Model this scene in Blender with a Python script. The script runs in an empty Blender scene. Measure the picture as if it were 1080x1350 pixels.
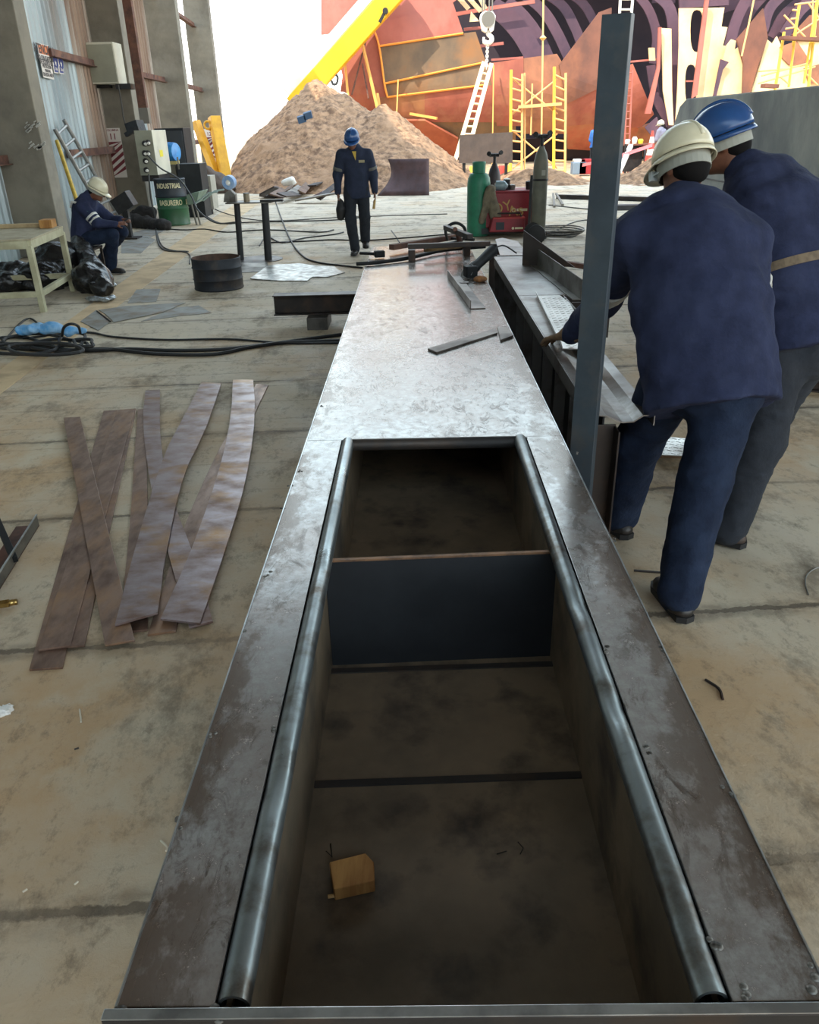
import bpy, bmesh, math, random
import numpy as np
from mathutils import Vector, Matrix
random.seed(7); rng = np.random.default_rng(7)
SC = bpy.context.scene
COL = SC.collection
PI = math.pi

# ------------------------------------------------------------------ camera
F, CX, CY, EYE = 1040.0, 540.0, 675.0, 1.75          # focal length in pixels of the 1080x1350 frame
Yc = np.array([4.0, -509.0, F]); Yc /= np.linalg.norm(Yc)
_t = math.tan(math.radians(1.0))
Xc = np.array([1.0, -_t, 0.0]); Xc[2] = -(Xc[0]*Yc[0] + Xc[1]*Yc[1]) / Yc[2]; Xc /= np.linalg.norm(Xc)
Zc = np.cross(Xc, Yc)
if Zc[1] > 0: Zc = -Zc
cam = bpy.data.cameras.new('camera'); camo = bpy.data.objects.new('camera', cam); COL.objects.link(camo)
cam.sensor_fit = 'AUTO'; cam.sensor_width = 36.0; cam.lens = F / 1350 * 36.0
cam.clip_start = 0.05; cam.clip_end = 600
right = Vector((Xc[0], Yc[0], Zc[0])); down = Vector((Xc[1], Yc[1], Zc[1])); fwd = Vector((Xc[2], Yc[2], Zc[2]))
m = Matrix((right, -down, -fwd)).transposed().to_4x4(); m.translation = (0, 0, EYE)
camo.matrix_world = m
SC.camera = camo

# ------------------------------------------------------------------ light
SUN_DIR = Vector((-0.50, -0.60, 0.74)).normalized()   # towards the sun
SUN_POWER, SKY_POWER = 6.5, 3.9
sun = bpy.data.lights.new('sun', 'SUN'); sun.energy = SUN_POWER; sun.angle = 0.009; sun.color = (1.0, 0.88, 0.70)
suno = bpy.data.objects.new('sun', sun); COL.objects.link(suno)
suno.rotation_euler = SUN_DIR.to_track_quat('Z', 'Y').to_euler()
w = bpy.data.worlds.new('sky'); SC.world = w; w.use_nodes = True
nt = w.node_tree; nt.nodes.clear()
wo = nt.nodes.new('ShaderNodeOutputWorld'); bg = nt.nodes.new('ShaderNodeBackground')
tc = nt.nodes.new('ShaderNodeTexCoord'); sx = nt.nodes.new('ShaderNodeSeparateXYZ'); cr = nt.nodes.new('ShaderNodeValToRGB')
nt.links.new(tc.outputs['Generated'], sx.inputs[0]); nt.links.new(sx.outputs['Z'], cr.inputs[0])
cr.color_ramp.elements[0].position = 0.0; cr.color_ramp.elements[0].color = (1.0, 0.96, 0.88, 1)
cr.color_ramp.elements[1].position = 0.75; cr.color_ramp.elements[1].color = (0.66, 0.82, 1.0, 1)
e = cr.color_ramp.elements.new(0.12); e.color = (0.97, 0.985, 0.98, 1)
e = cr.color_ramp.elements.new(0.30); e.color = (0.74, 0.93, 1.0, 1)
nt.links.new(cr.outputs[0], bg.inputs[0]); bg.inputs[1].default_value = SKY_POWER
nt.links.new(bg.outputs[0], wo.inputs[0])
SC.view_settings.view_transform = 'Standard'; SC.view_settings.look = 'None'
SC.view_settings.exposure = 0.0; SC.view_settings.gamma = 1.0; SC.view_settings.use_curve_mapping = False

# ------------------------------------------------------------------ points seen by the camera
CAMP = np.array([0.0, 0.0, EYE])
def ray(px, py):
    c = np.array([px-CX, py-CY, F]); return np.array([c@Xc, c@Yc, c@Zc])
def G(px, py, z=0.0):
    r = ray(px, py); return Vector(CAMP + r*((z-EYE)/r[2]))
def A(px, py, Y):
    r = ray(px, py); return Vector(CAMP + r*(Y/r[1]))
def V(*a): return Vector(a)

# ------------------------------------------------------------------ materials
def lin(c):
    out = []
    for v in c[:3]:
        v = v/255.0
        out.append(v/12.92 if v <= .04045 else ((v+.055)/1.055)**2.4)
    return tuple(out) + (1.0,)
MATS = {}
def M(name, c1, c2=None, scale=6.0, rough=.6, metal=0.0, bump=0.0, bscale=40.0, lo=.4, hi=.62, stretch=(1,1,1), c3=None, s3=2.0, rvar=0.0, spec=.5, detail=6.0):
    """mottled principled material: c1/c2 mixed by noise, c3 as larger blotches"""
    if name in MATS: return MATS[name]
    mt = bpy.data.materials.new(name); mt.use_nodes = True
    n, l = mt.node_tree.nodes, mt.node_tree.links
    b = n['Principled BSDF']; b.inputs['Roughness'].default_value = rough; b.inputs['Metallic'].default_value = metal
    b.inputs['Specular IOR Level'].default_value = spec
    MATS[name] = mt
    if c2 is None and not bump:
        b.inputs['Base Color'].default_value = lin(c1); return mt
    tcn = n.new('ShaderNodeTexCoord'); mp = n.new('ShaderNodeMapping'); mp.inputs['Scale'].default_value = stretch
    l.new(tcn.outputs['Object'], mp.inputs[0])
    def noise(s, d=detail):
        q = n.new('ShaderNodeTexNoise'); q.inputs['Scale'].default_value = s; q.inputs['Detail'].default_value = d
        q.inputs['Roughness'].default_value = .62; l.new(mp.outputs[0], q.inputs['Vector']); return q
    def ramp(src, a, z):
        q = n.new('ShaderNodeMapRange'); q.inputs[1].default_value = a; q.inputs[2].default_value = z; l.new(src, q.inputs[0]); return q.outputs[0]
    def mix(f, a, z):
        q = n.new('ShaderNodeMix'); q.data_type = 'RGBA'; l.new(f, q.inputs[0])
        for i, v in ((6, a), (7, z)):
            if isinstance(v, tuple): q.inputs[i].default_value = v
            else: l.new(v, q.inputs[i])
        return q.outputs[2]
    if c2 is not None:
        f = ramp(noise(scale).outputs[0], lo, hi)
        col = mix(f, lin(c1), lin(c2))
        if c3 is not None: col = mix(ramp(noise(s3).outputs[0], .5, .68), col, lin(c3))
        l.new(col, b.inputs['Base Color'])
        if rvar:
            q = n.new('ShaderNodeMapRange'); l.new(f, q.inputs[0]); q.inputs[3].default_value = rough; q.inputs[4].default_value = rough+rvar
            l.new(q.outputs[0], b.inputs['Roughness'])
    else: b.inputs['Base Color'].default_value = lin(c1)
    if bump:
        bp = n.new('ShaderNodeBump'); bp.inputs['Strength'].default_value = bump; bp.inputs['Distance'].default_value = .02
        l.new(noise(bscale, 4).outputs[0], bp.inputs['Height']); l.new(bp.outputs[0], b.inputs['Normal'])
    return mt

# ------------------------------------------------------------------ mesh building (always written in world coordinates)
class MB:
    def __init__(s): s.v = []; s.f = []; s.mi = []
    def add(s, vs, fs, mi=0):
        o = len(s.v); s.v += [tuple(p) for p in vs]; s.f += [tuple(i+o for i in f) for f in fs]; s.mi += [mi]*len(fs); return s
    def box(s, lo, hi, mi=0):
        (a, b, c), (d, e, f) = lo, hi
        return s.add([(a,b,c),(d,b,c),(d,e,c),(a,e,c),(a,b,f),(d,b,f),(d,e,f),(a,e,f)],
                     [(0,3,2,1),(4,5,6,7),(0,1,5,4),(1,2,6,5),(2,3,7,6),(3,0,4,7)], mi)
    def obox(s, c, ax, ay, az, mi=0):
        """oriented box: centre and three half-axis vectors"""
        c, ax, ay, az = map(Vector, (c, ax, ay, az))
        vs = [c + ax*i + ay*j + az*k for k in (-1,1) for j in (-1,1) for i in (-1,1)]
        return s.add(vs, [(0,2,3,1),(4,5,7,6),(0,1,5,4),(1,3,7,5),(3,2,6,7),(2,0,4,6)], mi)
    def bar(s, p, q, w, h, up=(0,0,1), mi=0):
        """rectangular bar from p to q, w wide, h tall (along up)"""
        p, q = Vector(p), Vector(q); d = (q-p); L = d.length; d.normalize(); up = Vector(up)
        sx = d.cross(up)
        if sx.length < 1e-4: sx = d.cross(Vector((1,0,0)))
        sx.normalize(); u = sx.cross(d).normalized()
        return s.obox((p+q)/2, sx*w/2, d*L/2, u*h/2, mi)
    def tube(s, pts, r, n=10, caps=True, mi=0, closed=False):
        pts = [Vector(p) for p in pts]; k = len(pts); R = r if hasattr(r, '__len__') else [r]*k
        t0 = (pts[1]-pts[0]).normalized(); ref = Vector((0,0,1)) if abs(t0.z) < .9 else Vector((1,0,0))
        a = t0.cross(ref).normalized(); vs = []
        for i, p in enumerate(pts):
            if closed: t = (pts[(i+1) % k]-pts[i-1])
            else: t = pts[min(i+1, k-1)] - pts[max(i-1, 0)]
            if t.length < 1e-9: t = t0
            t.normalize(); a = (a - t*a.dot(t)).normalized(); b = t.cross(a)
            vs += [p + (a*math.cos(2*PI*j/n) + b*math.sin(2*PI*j/n))*R[i] for j in range(n)]
        fs = [(i*n+j, i*n+(j+1) % n, ((i+1) % k)*n+(j+1) % n, ((i+1) % k)*n+j) for i in range(k if closed else k-1) for j in range(n)]
        if caps and not closed: fs += [tuple(range(n))[::-1], tuple(range((k-1)*n, k*n))]
        return s.add(vs, fs, mi)
    def lathe(s, c, prof, n=28, axis=(0,0,1), mi=0, caps=True):
        """prof: list of (radius, height) along axis from c"""
        c, ax = Vector(c), Vector(axis).normalized(); ref = Vector((1,0,0)) if abs(ax.x) < .9 else Vector((0,1,0))
        a = ax.cross(ref).normalized(); b = ax.cross(a); k = len(prof)
        vs = [c + ax*h + (a*math.cos(2*PI*j/n) + b*math.sin(2*PI*j/n))*max(r, 1e-4) for r, h in prof for j in range(n)]
        fs = [(i*n+j, i*n+(j+1) % n, (i+1)*n+(j+1) % n, (i+1)*n+j) for i in range(k-1) for j in range(n)]
        if caps: fs += [tuple(range(n))[::-1], tuple(range((k-1)*n, k*n))]
        return s.add(vs, fs, mi)
    def prism(s, poly, off, mi=0):
        """closed polygon (3D points) extruded by vector off"""
        off = Vector(off); n = len(poly); P = [Vector(p) for p in poly]
        return s.add(P + [p+off for p in P], [tuple(range(n))[::-1], tuple(range(n, 2*n))] + [(i, (i+1) % n, n+(i+1) % n, n+i) for i in range(n)], mi)
    def plate(s, poly, th, mi=0):
        """flat slab: ground polygon at its own z, thickened up by th"""
        return s.prism(poly, (0, 0, th), mi)
    def grid(s, rows, mi=0, closed_u=False):
        nu = len(rows[0]); vs = [p for r in rows for p in r]
        fs = [(i*nu+j, i*nu+(j+1) % nu, (i+1)*nu+(j+1) % nu, (i+1)*nu+j) for i in range(len(rows)-1) for j in range(nu if closed_u else nu-1)]
        return s.add(vs, fs, mi)

def setp(o, label=None, cat=None, group=None, kind=None):
    if label: o['label'] = label
    if cat: o['category'] = cat
    if group: o['group'] = group
    if kind: o['kind'] = kind
    return o
def wloc(o):
    v = Vector((0,0,0))
    while o is not None: v += o.location; o = o.parent
    return v
def obj(name, mb, mat, parent=None, loc=None, bev=0, smooth=None, solid=0, sub=0, seg=2):
    """link one mesh object; vertices are in world coordinates, its origin goes to loc (or its own base)"""
    mats = mat if isinstance(mat, (list, tuple)) else [mat]
    vs = [Vector(p) for p in mb.v]
    if parent is not None: base = wloc(parent); o_loc = Vector((0,0,0))
    else:
        if loc is None:
            xs = [p.x for p in vs]; ys = [p.y for p in vs]; zs = [p.z for p in vs]
            loc = ((min(xs)+max(xs))/2, (min(ys)+max(ys))/2, min(zs))
        base = Vector(loc); o_loc = base
    me = bpy.data.meshes.new(name); me.from_pydata([tuple(p-base) for p in vs], [], mb.f); me.validate()
    for q in mats: me.materials.append(q)
    if any(mb.mi) and len(me.polygons) == len(mb.mi): me.polygons.foreach_set('material_index', mb.mi)
    bm = bmesh.new(); bm.from_mesh(me); bmesh.ops.recalc_face_normals(bm, faces=bm.faces); bm.to_mesh(me); bm.free()
    if smooth is not None:
        me.shade_smooth(); me.set_sharp_from_angle(angle=math.radians(smooth))
    o = bpy.data.objects.new(name, me); COL.objects.link(o); o.location = o_loc
    if parent is not None: o.parent = parent
    if solid:
        q = o.modifiers.new('thickness', 'SOLIDIFY'); q.thickness = solid; q.offset = 0
    if bev:
        q = o.modifiers.new('bevel', 'BEVEL'); q.width = bev; q.segments = seg; q.limit_method = 'ANGLE'; q.angle_limit = math.radians(35)
    if sub:
        q = o.modifiers.new('sub', 'SUBSURF'); q.levels = sub; q.render_levels = sub
    return o
def thing(name, label, cat, loc=(0,0,0), group=None, kind=None):
    o = bpy.data.objects.new(name, None); COL.objects.link(o); o.location = loc; o.empty_display_size = .1
    return setp(o, label, cat, group, kind)
def struct(name, mb, mat, **k):
    return setp(obj(name, mb, mat, **k), kind='structure')
def dup(root, loc, rz=0.0, label=None, group=None):
    r = root.copy(); COL.objects.link(r); r.location = loc; r.rotation_euler = (0, 0, rz)
    if label: r['label'] = label
    if group: r['group'] = group
    for ch in list(root.children):
        c = ch.copy(); COL.objects.link(c); c.parent = r
        for g in list(ch.children):
            d = g.copy(); COL.objects.link(d); d.parent = c
    return r
def smoothpath(pts, n=8):
    """Catmull-Rom through points"""
    P = [Vector(p) for p in pts]; P = [P[0]*2-P[1]] + P + [P[-1]*2-P[-2]]; out = []
    for i in range(1, len(P)-2):
        a, b, c, d = P[i-1:i+3]
        for j in range(n):
            t = j/n; out.append(.5*((2*b) + (c-a)*t + (2*a-5*b+4*c-d)*t*t + (3*b-a-3*c+d)*t**3))
    return out + [P[-2]]
def text_obj(name, s, size, loc, rot, mat, parent, extrude=.001, bold=False, spacing=1.0, align='CENTER', sx=1.0):
    cu = bpy.data.curves.new(name, 'FONT'); cu.body = s; cu.size = size; cu.extrude = extrude; cu.align_x = align; cu.align_y = 'CENTER'
    cu.space_character = spacing
    if bold: cu.offset = size*.018
    o = bpy.data.objects.new(name, cu); COL.objects.link(o)
    dg = bpy.context.evaluated_depsgraph_get(); me = bpy.data.meshes.new_from_object(o.evaluated_get(dg))
    bpy.data.objects.remove(o); bpy.data.curves.remove(cu)
    o = bpy.data.objects.new(name, me); COL.objects.link(o); me.materials.clear(); me.materials.append(mat)
    me.transform(Matrix.Diagonal((sx, 1, 1, 1)))
    if parent is not None: o.parent = parent; o.location = Vector(loc)-wloc(parent)
    else: o.location = loc
    o.rotation_euler = rot
    return o

# ------------------------------------------------------------------ smooth solids (rounded blends of capsules and lofts)
def noise3(P, s, seed=0):
    """cheap smooth noise from summed sines, P (...,3)"""
    r = np.random.default_rng(seed); out = 0
    for i in range(5):
        k = r.normal(size=3)*s*(1+.35*i); out = out + np.sin(P@k + r.uniform(0, 6.28))/(1+.3*i)
    return out/3.0
def solid_mesh(prims, cell=.012, k=.02, disp=None, pad=.04):
    """prims: ('c',a,b,ra,rb) round cone; ('l',[(c,u_half,v_half),...],u_axis,v_axis) loft of ellipses; ('e',c,(rx,ry,rz),3x3 or None);
    optional trailing dict: k (own blend), sub (carve), cut planes. Returns MB with a closed smooth surface."""
    los, his = [], []; P = []
    for p in prims:
        o = p[-1] if isinstance(p[-1], dict) else {}
        if p[0] == 'c':
            a, b = np.array(p[1], float), np.array(p[2], float); r = max(p[3], p[4]); lo, hi = np.minimum(a, b)-r, np.maximum(a, b)+r
        elif p[0] == 'l':
            cs = np.array([tuple(q[0]) for q in p[1]], float); r = max(max(q[1], q[2]) for q in p[1]); lo, hi = cs.min(0)-r, cs.max(0)+r
        else:
            c = np.array(p[1], float); r = max(p[2]); lo, hi = c-r, c+r
        P.append((p, o, lo, hi))
        if not o.get('sub'): los.append(lo); his.append(hi)
    lo = np.min(los, 0)-pad; hi = np.max(his, 0)+pad
    n = np.ceil((hi-lo)/cell).astype(int)+1
    D = np.full(n, 1.0, np.float32)
    for p, o, a, b in P:
        kk = o.get('k', k); mg = kk + 3*cell
        i0 = np.clip(np.floor((a-mg-lo)/cell).astype(int), 0, n-1); i1 = np.clip(np.ceil((b+mg-lo)/cell).astype(int)+1, 1, n)
        if (i1 <= i0).any(): continue
        g = np.stack(np.meshgrid(*[lo[q]+cell*np.arange(i0[q], i1[q]) for q in range(3)], indexing='ij'), -1)
        if p[0] == 'c':
            A0, B0 = np.array(p[1], float), np.array(p[2], float); d = B0-A0; L = max(d@d, 1e-12)
            t = np.clip(((g-A0)@d)/L, 0, 1); dist = np.linalg.norm(g-A0-t[..., None]*d, axis=-1) - (p[3]+(p[4]-p[3])*t)
        elif p[0] == 'l':
            u, v = np.array(p[2], float), np.array(p[3], float); dist = np.full(g.shape[:3], 9.0)
            for (c0, u0, v0), (c1, u1, v1) in zip(p[1][:-1], p[1][1:]):
                A0, B0 = np.array(tuple(c0), float), np.array(tuple(c1), float); d = B0-A0; L = max(d@d, 1e-12)
                q = ((g-A0)@d)/L; t = np.clip(q, 0, 1); e = g-A0-t[..., None]*d
                du, dv = e@u, e@v; dw2 = np.maximum((e*e).sum(-1)-du*du-dv*dv, 0)
                uu, vv = u0+(u1-u0)*t, v0+(v1-v0)*t; mn = np.minimum(uu, vv)
                dist = np.minimum(dist, (np.sqrt((du/uu)**2+(dv/vv)**2+dw2/mn**2)-1)*mn)
        else:
            e = g-np.array(p[1], float)
            if len(p) > 3 and p[3] is not None and not isinstance(p[3], dict): e = e@np.array(p[3], float).T
            r = np.array(p[2], float); dist = (np.sqrt(((e/r)**2).sum(-1))-1)*r.min()
        for pp, nn in o.get('pcut', []): dist = np.maximum(dist, (g-np.array(tuple(pp), float))@np.array(tuple(nn), float))
        sl = tuple(slice(i0[q], i1[q]) for q in range(3)); S = D[sl]
        if o.get('sub'):
            h = np.maximum(kk-np.abs(S+dist), 0)/kk; D[sl] = np.maximum(S, -dist)+h*h*kk*.25
        else:
            h = np.maximum(kk-np.abs(S-dist), 0)/kk; D[sl] = np.minimum(S, dist)-h*h*kk*.25
    if disp is not None:
        idx = np.argwhere(np.abs(D) < .06); pts = lo+idx*cell
        D[tuple(idx.T)] += disp(pts).astype(np.float32)
    for pl, nn in [(q[0], q[1]) for p, o, a, b in P for q in o.get('cut', [])]:
        g = np.stack(np.meshgrid(*[lo[q]+cell*np.arange(n[q]) for q in range(3)], indexing='ij'), -1)
        D = np.maximum(D, (g-np.array(tuple(pl)))@np.array(tuple(nn))).astype(np.float32)
    # surface nets
    s = D < 0; c = np.zeros(n-1, np.int16); acc = np.zeros(tuple(n-1)+(3,), np.float32); cnt = np.zeros(n-1, np.float32)
    off = [(i, j, q) for i in (0,1) for j in (0,1) for q in (0,1)]
    sub = lambda arr, o: arr[o[0]:n[0]-1+o[0], o[1]:n[1]-1+o[1], o[2]:n[2]-1+o[2]]
    for o in off: c += sub(s, o)
    act = (c > 0) & (c < 8)
    for ax in range(3):
        for o in off:
            if o[ax]: continue
            o2 = list(o); o2[ax] = 1; o2 = tuple(o2)
            a, b = sub(D, o), sub(D, o2); x = (sub(s, o) != sub(s, o2)) & act
            t = np.where(x, a/np.where(a-b == 0, 1, a-b), 0)
            for q in range(3): acc[..., q] += np.where(x, (t if q == ax else o[q]), 0)
            cnt += x
    idx = np.argwhere(act); vid = np.full(n-1, -1, np.int64); vid[act] = np.arange(len(idx))
    verts = lo + cell*(idx + acc[act]/cnt[act][:, None])
    faces = []
    for ax in range(3):
        b, q = (ax+1) % 3, (ax+2) % 3
        sl0 = [slice(1, -1)]*3; sl0[ax] = slice(0, -1); sl1 = list(sl0); sl1[ax] = slice(1, None)
        s0, s1 = s[tuple(sl0)], s[tuple(sl1)]
        w_ = np.argwhere(s0 != s1); fl = s0[tuple(w_.T)]
        base = w_.copy(); base[:, b] += 1; base[:, q] += 1
        def at(db, dq):
            r = base.copy(); r[:, b] += db; r[:, q] += dq; return vid[tuple(r.T)]
        quad = np.stack([at(-1,-1), at(0,-1), at(0,0), at(-1,0)], 1)
        quad[~fl] = quad[~fl][:, ::-1]; faces.append(quad)
    faces = np.concatenate(faces); faces = faces[(faces >= 0).all(1)]
    # light smoothing
    e = np.concatenate([faces[:, [i, (i+1) % 4]] for i in range(4)])
    for _ in range(2):
        a2 = np.zeros_like(verts); n2 = np.zeros(len(verts))
        for i in range(3): a2[:, i] = np.bincount(e[:, 0], verts[e[:, 1], i], len(verts)) + np.bincount(e[:, 1], verts[e[:, 0], i], len(verts))
        n2 = np.bincount(e[:, 0], minlength=len(verts)) + np.bincount(e[:, 1], minlength=len(verts))
        verts = .5*verts + .5*a2/np.maximum(n2, 1)[:, None]
    mb = MB(); mb.v = [tuple(p) for p in verts]; mb.f = [tuple(int(i) for i in f) for f in faces]; mb.mi = [0]*len(mb.f)
    return mb
# ================================================================== setting
def floor_mat():
    mt = bpy.data.materials.new('shop_floor'); mt.use_nodes = True; n, l = mt.node_tree.nodes, mt.node_tree.links
    b = n['Principled BSDF']; b.inputs['Roughness'].default_value = .78; b.inputs['Specular IOR Level'].default_value = .35
    tcn = n.new('ShaderNodeTexCoord'); sep = n.new('ShaderNodeSeparateXYZ'); l.new(tcn.outputs['Object'], sep.inputs[0])
    def noise(s, st=(1,1,1), d=8, r=.65):
        mp = n.new('ShaderNodeMapping'); mp.inputs['Scale'].default_value = st; l.new(tcn.outputs['Object'], mp.inputs[0])
        q = n.new('ShaderNodeTexNoise'); q.inputs['Scale'].default_value = s; q.inputs['Detail'].default_value = d; q.inputs['Roughness'].default_value = r
        l.new(mp.outputs[0], q.inputs['Vector']); return q.outputs[0]
    def rng_(s, a, z, c=0, d=1):
        q = n.new('ShaderNodeMapRange'); q.inputs[1].default_value = a; q.inputs[2].default_value = z; q.inputs[3].default_value = c; q.inputs[4].default_value = d; l.new(s, q.inputs[0]); return q.outputs[0]
    def mth(op, a, b_=None):
        q = n.new('ShaderNodeMath'); q.operation = op
        for i, v in enumerate((a, b_)):
            if v is None: continue
            if isinstance(v, (int, float)): q.inputs[i].default_value = v
            else: l.new(v, q.inputs[i])
        return q.outputs[0]
    def mix(f, a, z):
        q = n.new('ShaderNodeMix'); q.data_type = 'RGBA'; l.new(f, q.inputs[0])
        for i, v in ((6, a), (7, z)):
            if isinstance(v, tuple): q.inputs[i].default_value = v
            else: l.new(v, q.inputs[i])
        return q.outputs[2]
    # grey concrete, a tan tone stronger towards the near end, dark scuffs
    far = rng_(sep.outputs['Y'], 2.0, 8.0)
    tan_tone = rng_(mth('ADD', noise(.55), mth('MULTIPLY', far, -.14)), .36, .55)
    col = mix(tan_tone, lin((198,185,164)), lin((190,160,124)))
    col = mix(rng_(noise(2.2, (1,.8,1)), .50, .66), col, lin((200,186,162)))
    col = mix(mth('MULTIPLY', rng_(noise(1.9, (1,.62,1), 12, .78), .51, .62), .6), col, lin((88,76,62)))
    col = mix(mth('MULTIPLY', rng_(noise(9, (1,.6,1), 12, .82), .53, .64), .5), col, lin((84,74,62)))
    # joints: rough dark bands across every 1.15 m, long ones every 4.2 m
    wob = mth('MULTIPLY', mth('SUBTRACT', noise(3.0), .5), .07)
    fine = mth('MULTIPLY', mth('SUBTRACT', noise(26.0), .5), .05)
    def joint(ax, per, offs, wd):
        v = mth('ADD', mth('ADD', sep.outputs[ax], wob), fine); v = mth('ADD', v, offs)
        fr = mth('ABSOLUTE', mth('SUBTRACT', mth('FRACT', mth('DIVIDE', v, per)), .5))
        return rng_(mth('MULTIPLY', fr, per), wd*.5, wd*1.1, 1, 0)
    j = mth('MAXIMUM', joint('Y', 1.15, .33, .022), mth('MULTIPLY', joint('X', 4.4, 1.9, .014), .5))
    j2 = mth('MULTIPLY', mth('MULTIPLY', joint('Y', 1.15, .33, .07), rng_(noise(5), .42, .6)), .6)
    j = mth('MAXIMUM', j, mth('MULTIPLY', mth('MULTIPLY', joint('Y', .385, .1, .010), rng_(sep.outputs['Y'], 3.0, 6.0)), .45))
    jj = mth('MULTIPLY', mth('MAXIMUM', j, j2), rng_(noise(.9), .34, .55, .25, 1))
    col = mix(mth('MULTIPLY', jj, .8), col, lin((72,62,52)))
    l.new(col, b.inputs['Base Color'])
    l.new(rng_(noise(1.7), .35, .65, .55, .9), b.inputs['Roughness'])
    bp = n.new('ShaderNodeBump'); bp.inputs['Strength'].default_value = .5; bp.inputs['Distance'].default_value = .02
    h = mth('SUBTRACT', mth('ADD', mth('MULTIPLY', noise(14, (1,1,1), 8, .7), .5), mth('MULTIPLY', noise(60), .2)), mth('MULTIPLY', jj, .5))
    l.new(h, bp.inputs['Height']); l.new(bp.outputs[0], b.inputs['Normal'])
    return mt
SHED = math.radians(4.4)                                # the shed stands turned by this against the steel box
ca, sa = math.cos(SHED), math.sin(SHED)
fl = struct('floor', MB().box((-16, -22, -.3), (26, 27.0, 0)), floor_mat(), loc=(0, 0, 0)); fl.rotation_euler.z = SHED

sand = M('outside_sand', (196,170,136), (150,120,90), 1.2, .95, bump=.6, bscale=6, c3=(170,140,108), s3=.3)
struct('ground', MB().box((-150, -60, -.6), (150, 260, -.06)), sand, loc=(0, 0, 0))
# far scrub on the bright horizon
hz = MB(); R2 = random.Random(3)
scrub = M('far_scrub', (168,170,96), (120,128,60), .6, .95)
conc = M('pillar_concrete', (128,122,108), (108,103,92), 1.6, .85, bump=.25, bscale=9, c3=(140,136,124), s3=.7)
conc_l = M('pillar_concrete_side', (128,122,108), (108,103,92), 1.6, .85, bump=.25, bscale=9, c3=(140,136,124), s3=.7)
zinc = M('zinc_sheet', (176,190,194), (150,164,170), 1.1, .42, .55, stretch=(1,1,.15), c3=(128,120,112), s3=.6, rvar=.15)
zinc_rust = M('rusty_sheet', (150,128,110), (108,84,70), 1.6, .55, .35, stretch=(1,1,.12), c3=(188,180,168), s3=1.1)
rust = M('rust_steel', (112,78,66), (82,60,54), 7, .75, .3, c3=(130,92,72), s3=3)
dsteel = M('dark_steel', (58,58,60), (42,43,46), 6, .5, .6, c3=(74,66,60), s3=2)
PIL = [(-5.60, 13.49), (-6.11, 19.76), (-6.37, 25.5), (-6.89, 32.0)]     # far right bottom corners of the pillars
dW = Vector((-.0705, 1, 0)).normalized(); nW = Vector((1, .0705, 0)).normalized()
PIL = [(-5.16, 7.2)] + PIL
HT = 11.0
for i, (x, y) in enumerate(PIL):
    c = Vector((x, y, 0)); a = c - dW*.45; w_ = .85
    mb = MB().prism([a-nW*w_, a, c, c-nW*w_], (0, 0, HT))
    p = struct('pillar', mb, conc, bev=.015)
# corrugated sheets between the pillars
def sheet(p, q, z0, z1, amp=.055, per=.24):
    p, q = Vector(p), Vector(q); L = (q-p).length; d = (q-p)/L; nn = Vector((d.y, -d.x, 0)); mb = MB(); prof = []
    s = 0.0
    while s < L:
        for t, o in ((0, 0), (.35, 0), (.5, 1), (.85, 1)):
            if s+t*per < L: prof.append((s+t*per, o*amp))
        s += per
    prof.append((L, 0))
    lo = [p+d*s+nn*o+V(0,0,z0) for s, o in prof]; hi = [p+d*s+nn*o+V(0,0,z1) for s, o in prof]
    return mb.grid([lo, hi])
def wpt(i, back, t=0.0):
    a = Vector((*PIL[i], 0)); b = Vector((*PIL[i+1], 0)) if i+1 < len(PIL) else a+dW*6
    return a - nW*back + (b-a)*t
for i, (t0, t1, mt) in enumerate([]): pass
wall = MB()
struct('wall_left', sheet(wpt(0, .7), wpt(1, .7, 0)-dW*.3, 0, HT), zinc, solid=.006)
struct('wall_left', sheet(wpt(1, .7), wpt(1, .7, .70), 0, HT), zinc, solid=.006)
struct('wall_left', sheet(wpt(1, .7, .70), wpt(2, .7)-dW*.45, 0, HT), zinc_rust, solid=.006)
struct('wall_left', sheet(wpt(2, .7), wpt(2, .7, .55), 0, HT), zinc, solid=.006)
struct('wall_left', sheet(wpt(2, .7, .55), wpt(2, .7, .80), 0, HT), zinc_rust, solid=.006)
for i in (0, 1, 2, 3):
    for z in (1.42, 3.05, 5.0, 7.2):
        a, b = wpt(i, .58, .42 if i == 1 else 0) - dW*.05, wpt(i, .58, 1) - dW*.4
        struct('trim_%d' % (i*10+int(z)), MB().bar(a+V(0,0,z), b+V(0,0,z), .09, .13).bar(a+V(0.03,0,z-.06), b+V(0.03,0,z-.06), .14, .012), rust)
# roof over the shed: unseen from here, it is what keeps the floor in shade
def rot(x, y, z): return Vector((x*ca - y*sa, x*sa + y*ca, z))
rf = MB().prism([rot(-12, -9, 11), rot(22, -9, 11), rot(22, 19, 11), rot(-8.5, 19, 11)], (0, 0, .25))
rf.prism([V(-26, -26, 11.3), V(-9.3, -26, 11.3), V(-9.3, 33, 11.3), V(-26, 33, 11.3)], (0, 0, .25))  # unseen side-bay roof, added to keep the sun off the pillars
struct('ceiling_and_added_bay', rf, M('roof_sheet', (120,118,114), (100,100,98), 2, .7))
lw = MB().prism([rot(-8.6, -22, 0), rot(-8.3, -22, 0), rot(-5.4, 7, 0), rot(-5.8, 7, 0)], (0, 0, 11))
struct('wall_left', lw, zinc)
bk = MB().prism([rot(-12, -16, 0), rot(0, -16, 0), rot(0, -15.6, 0), rot(-12, -15.6, 0)], (0, 0, 11))
struct('added_back_wall', bk, M('added_wall_grey', (120,116,106), (100,98,90), 2, .8))  # partial wall behind the camera, added to cut the light from there
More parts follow.
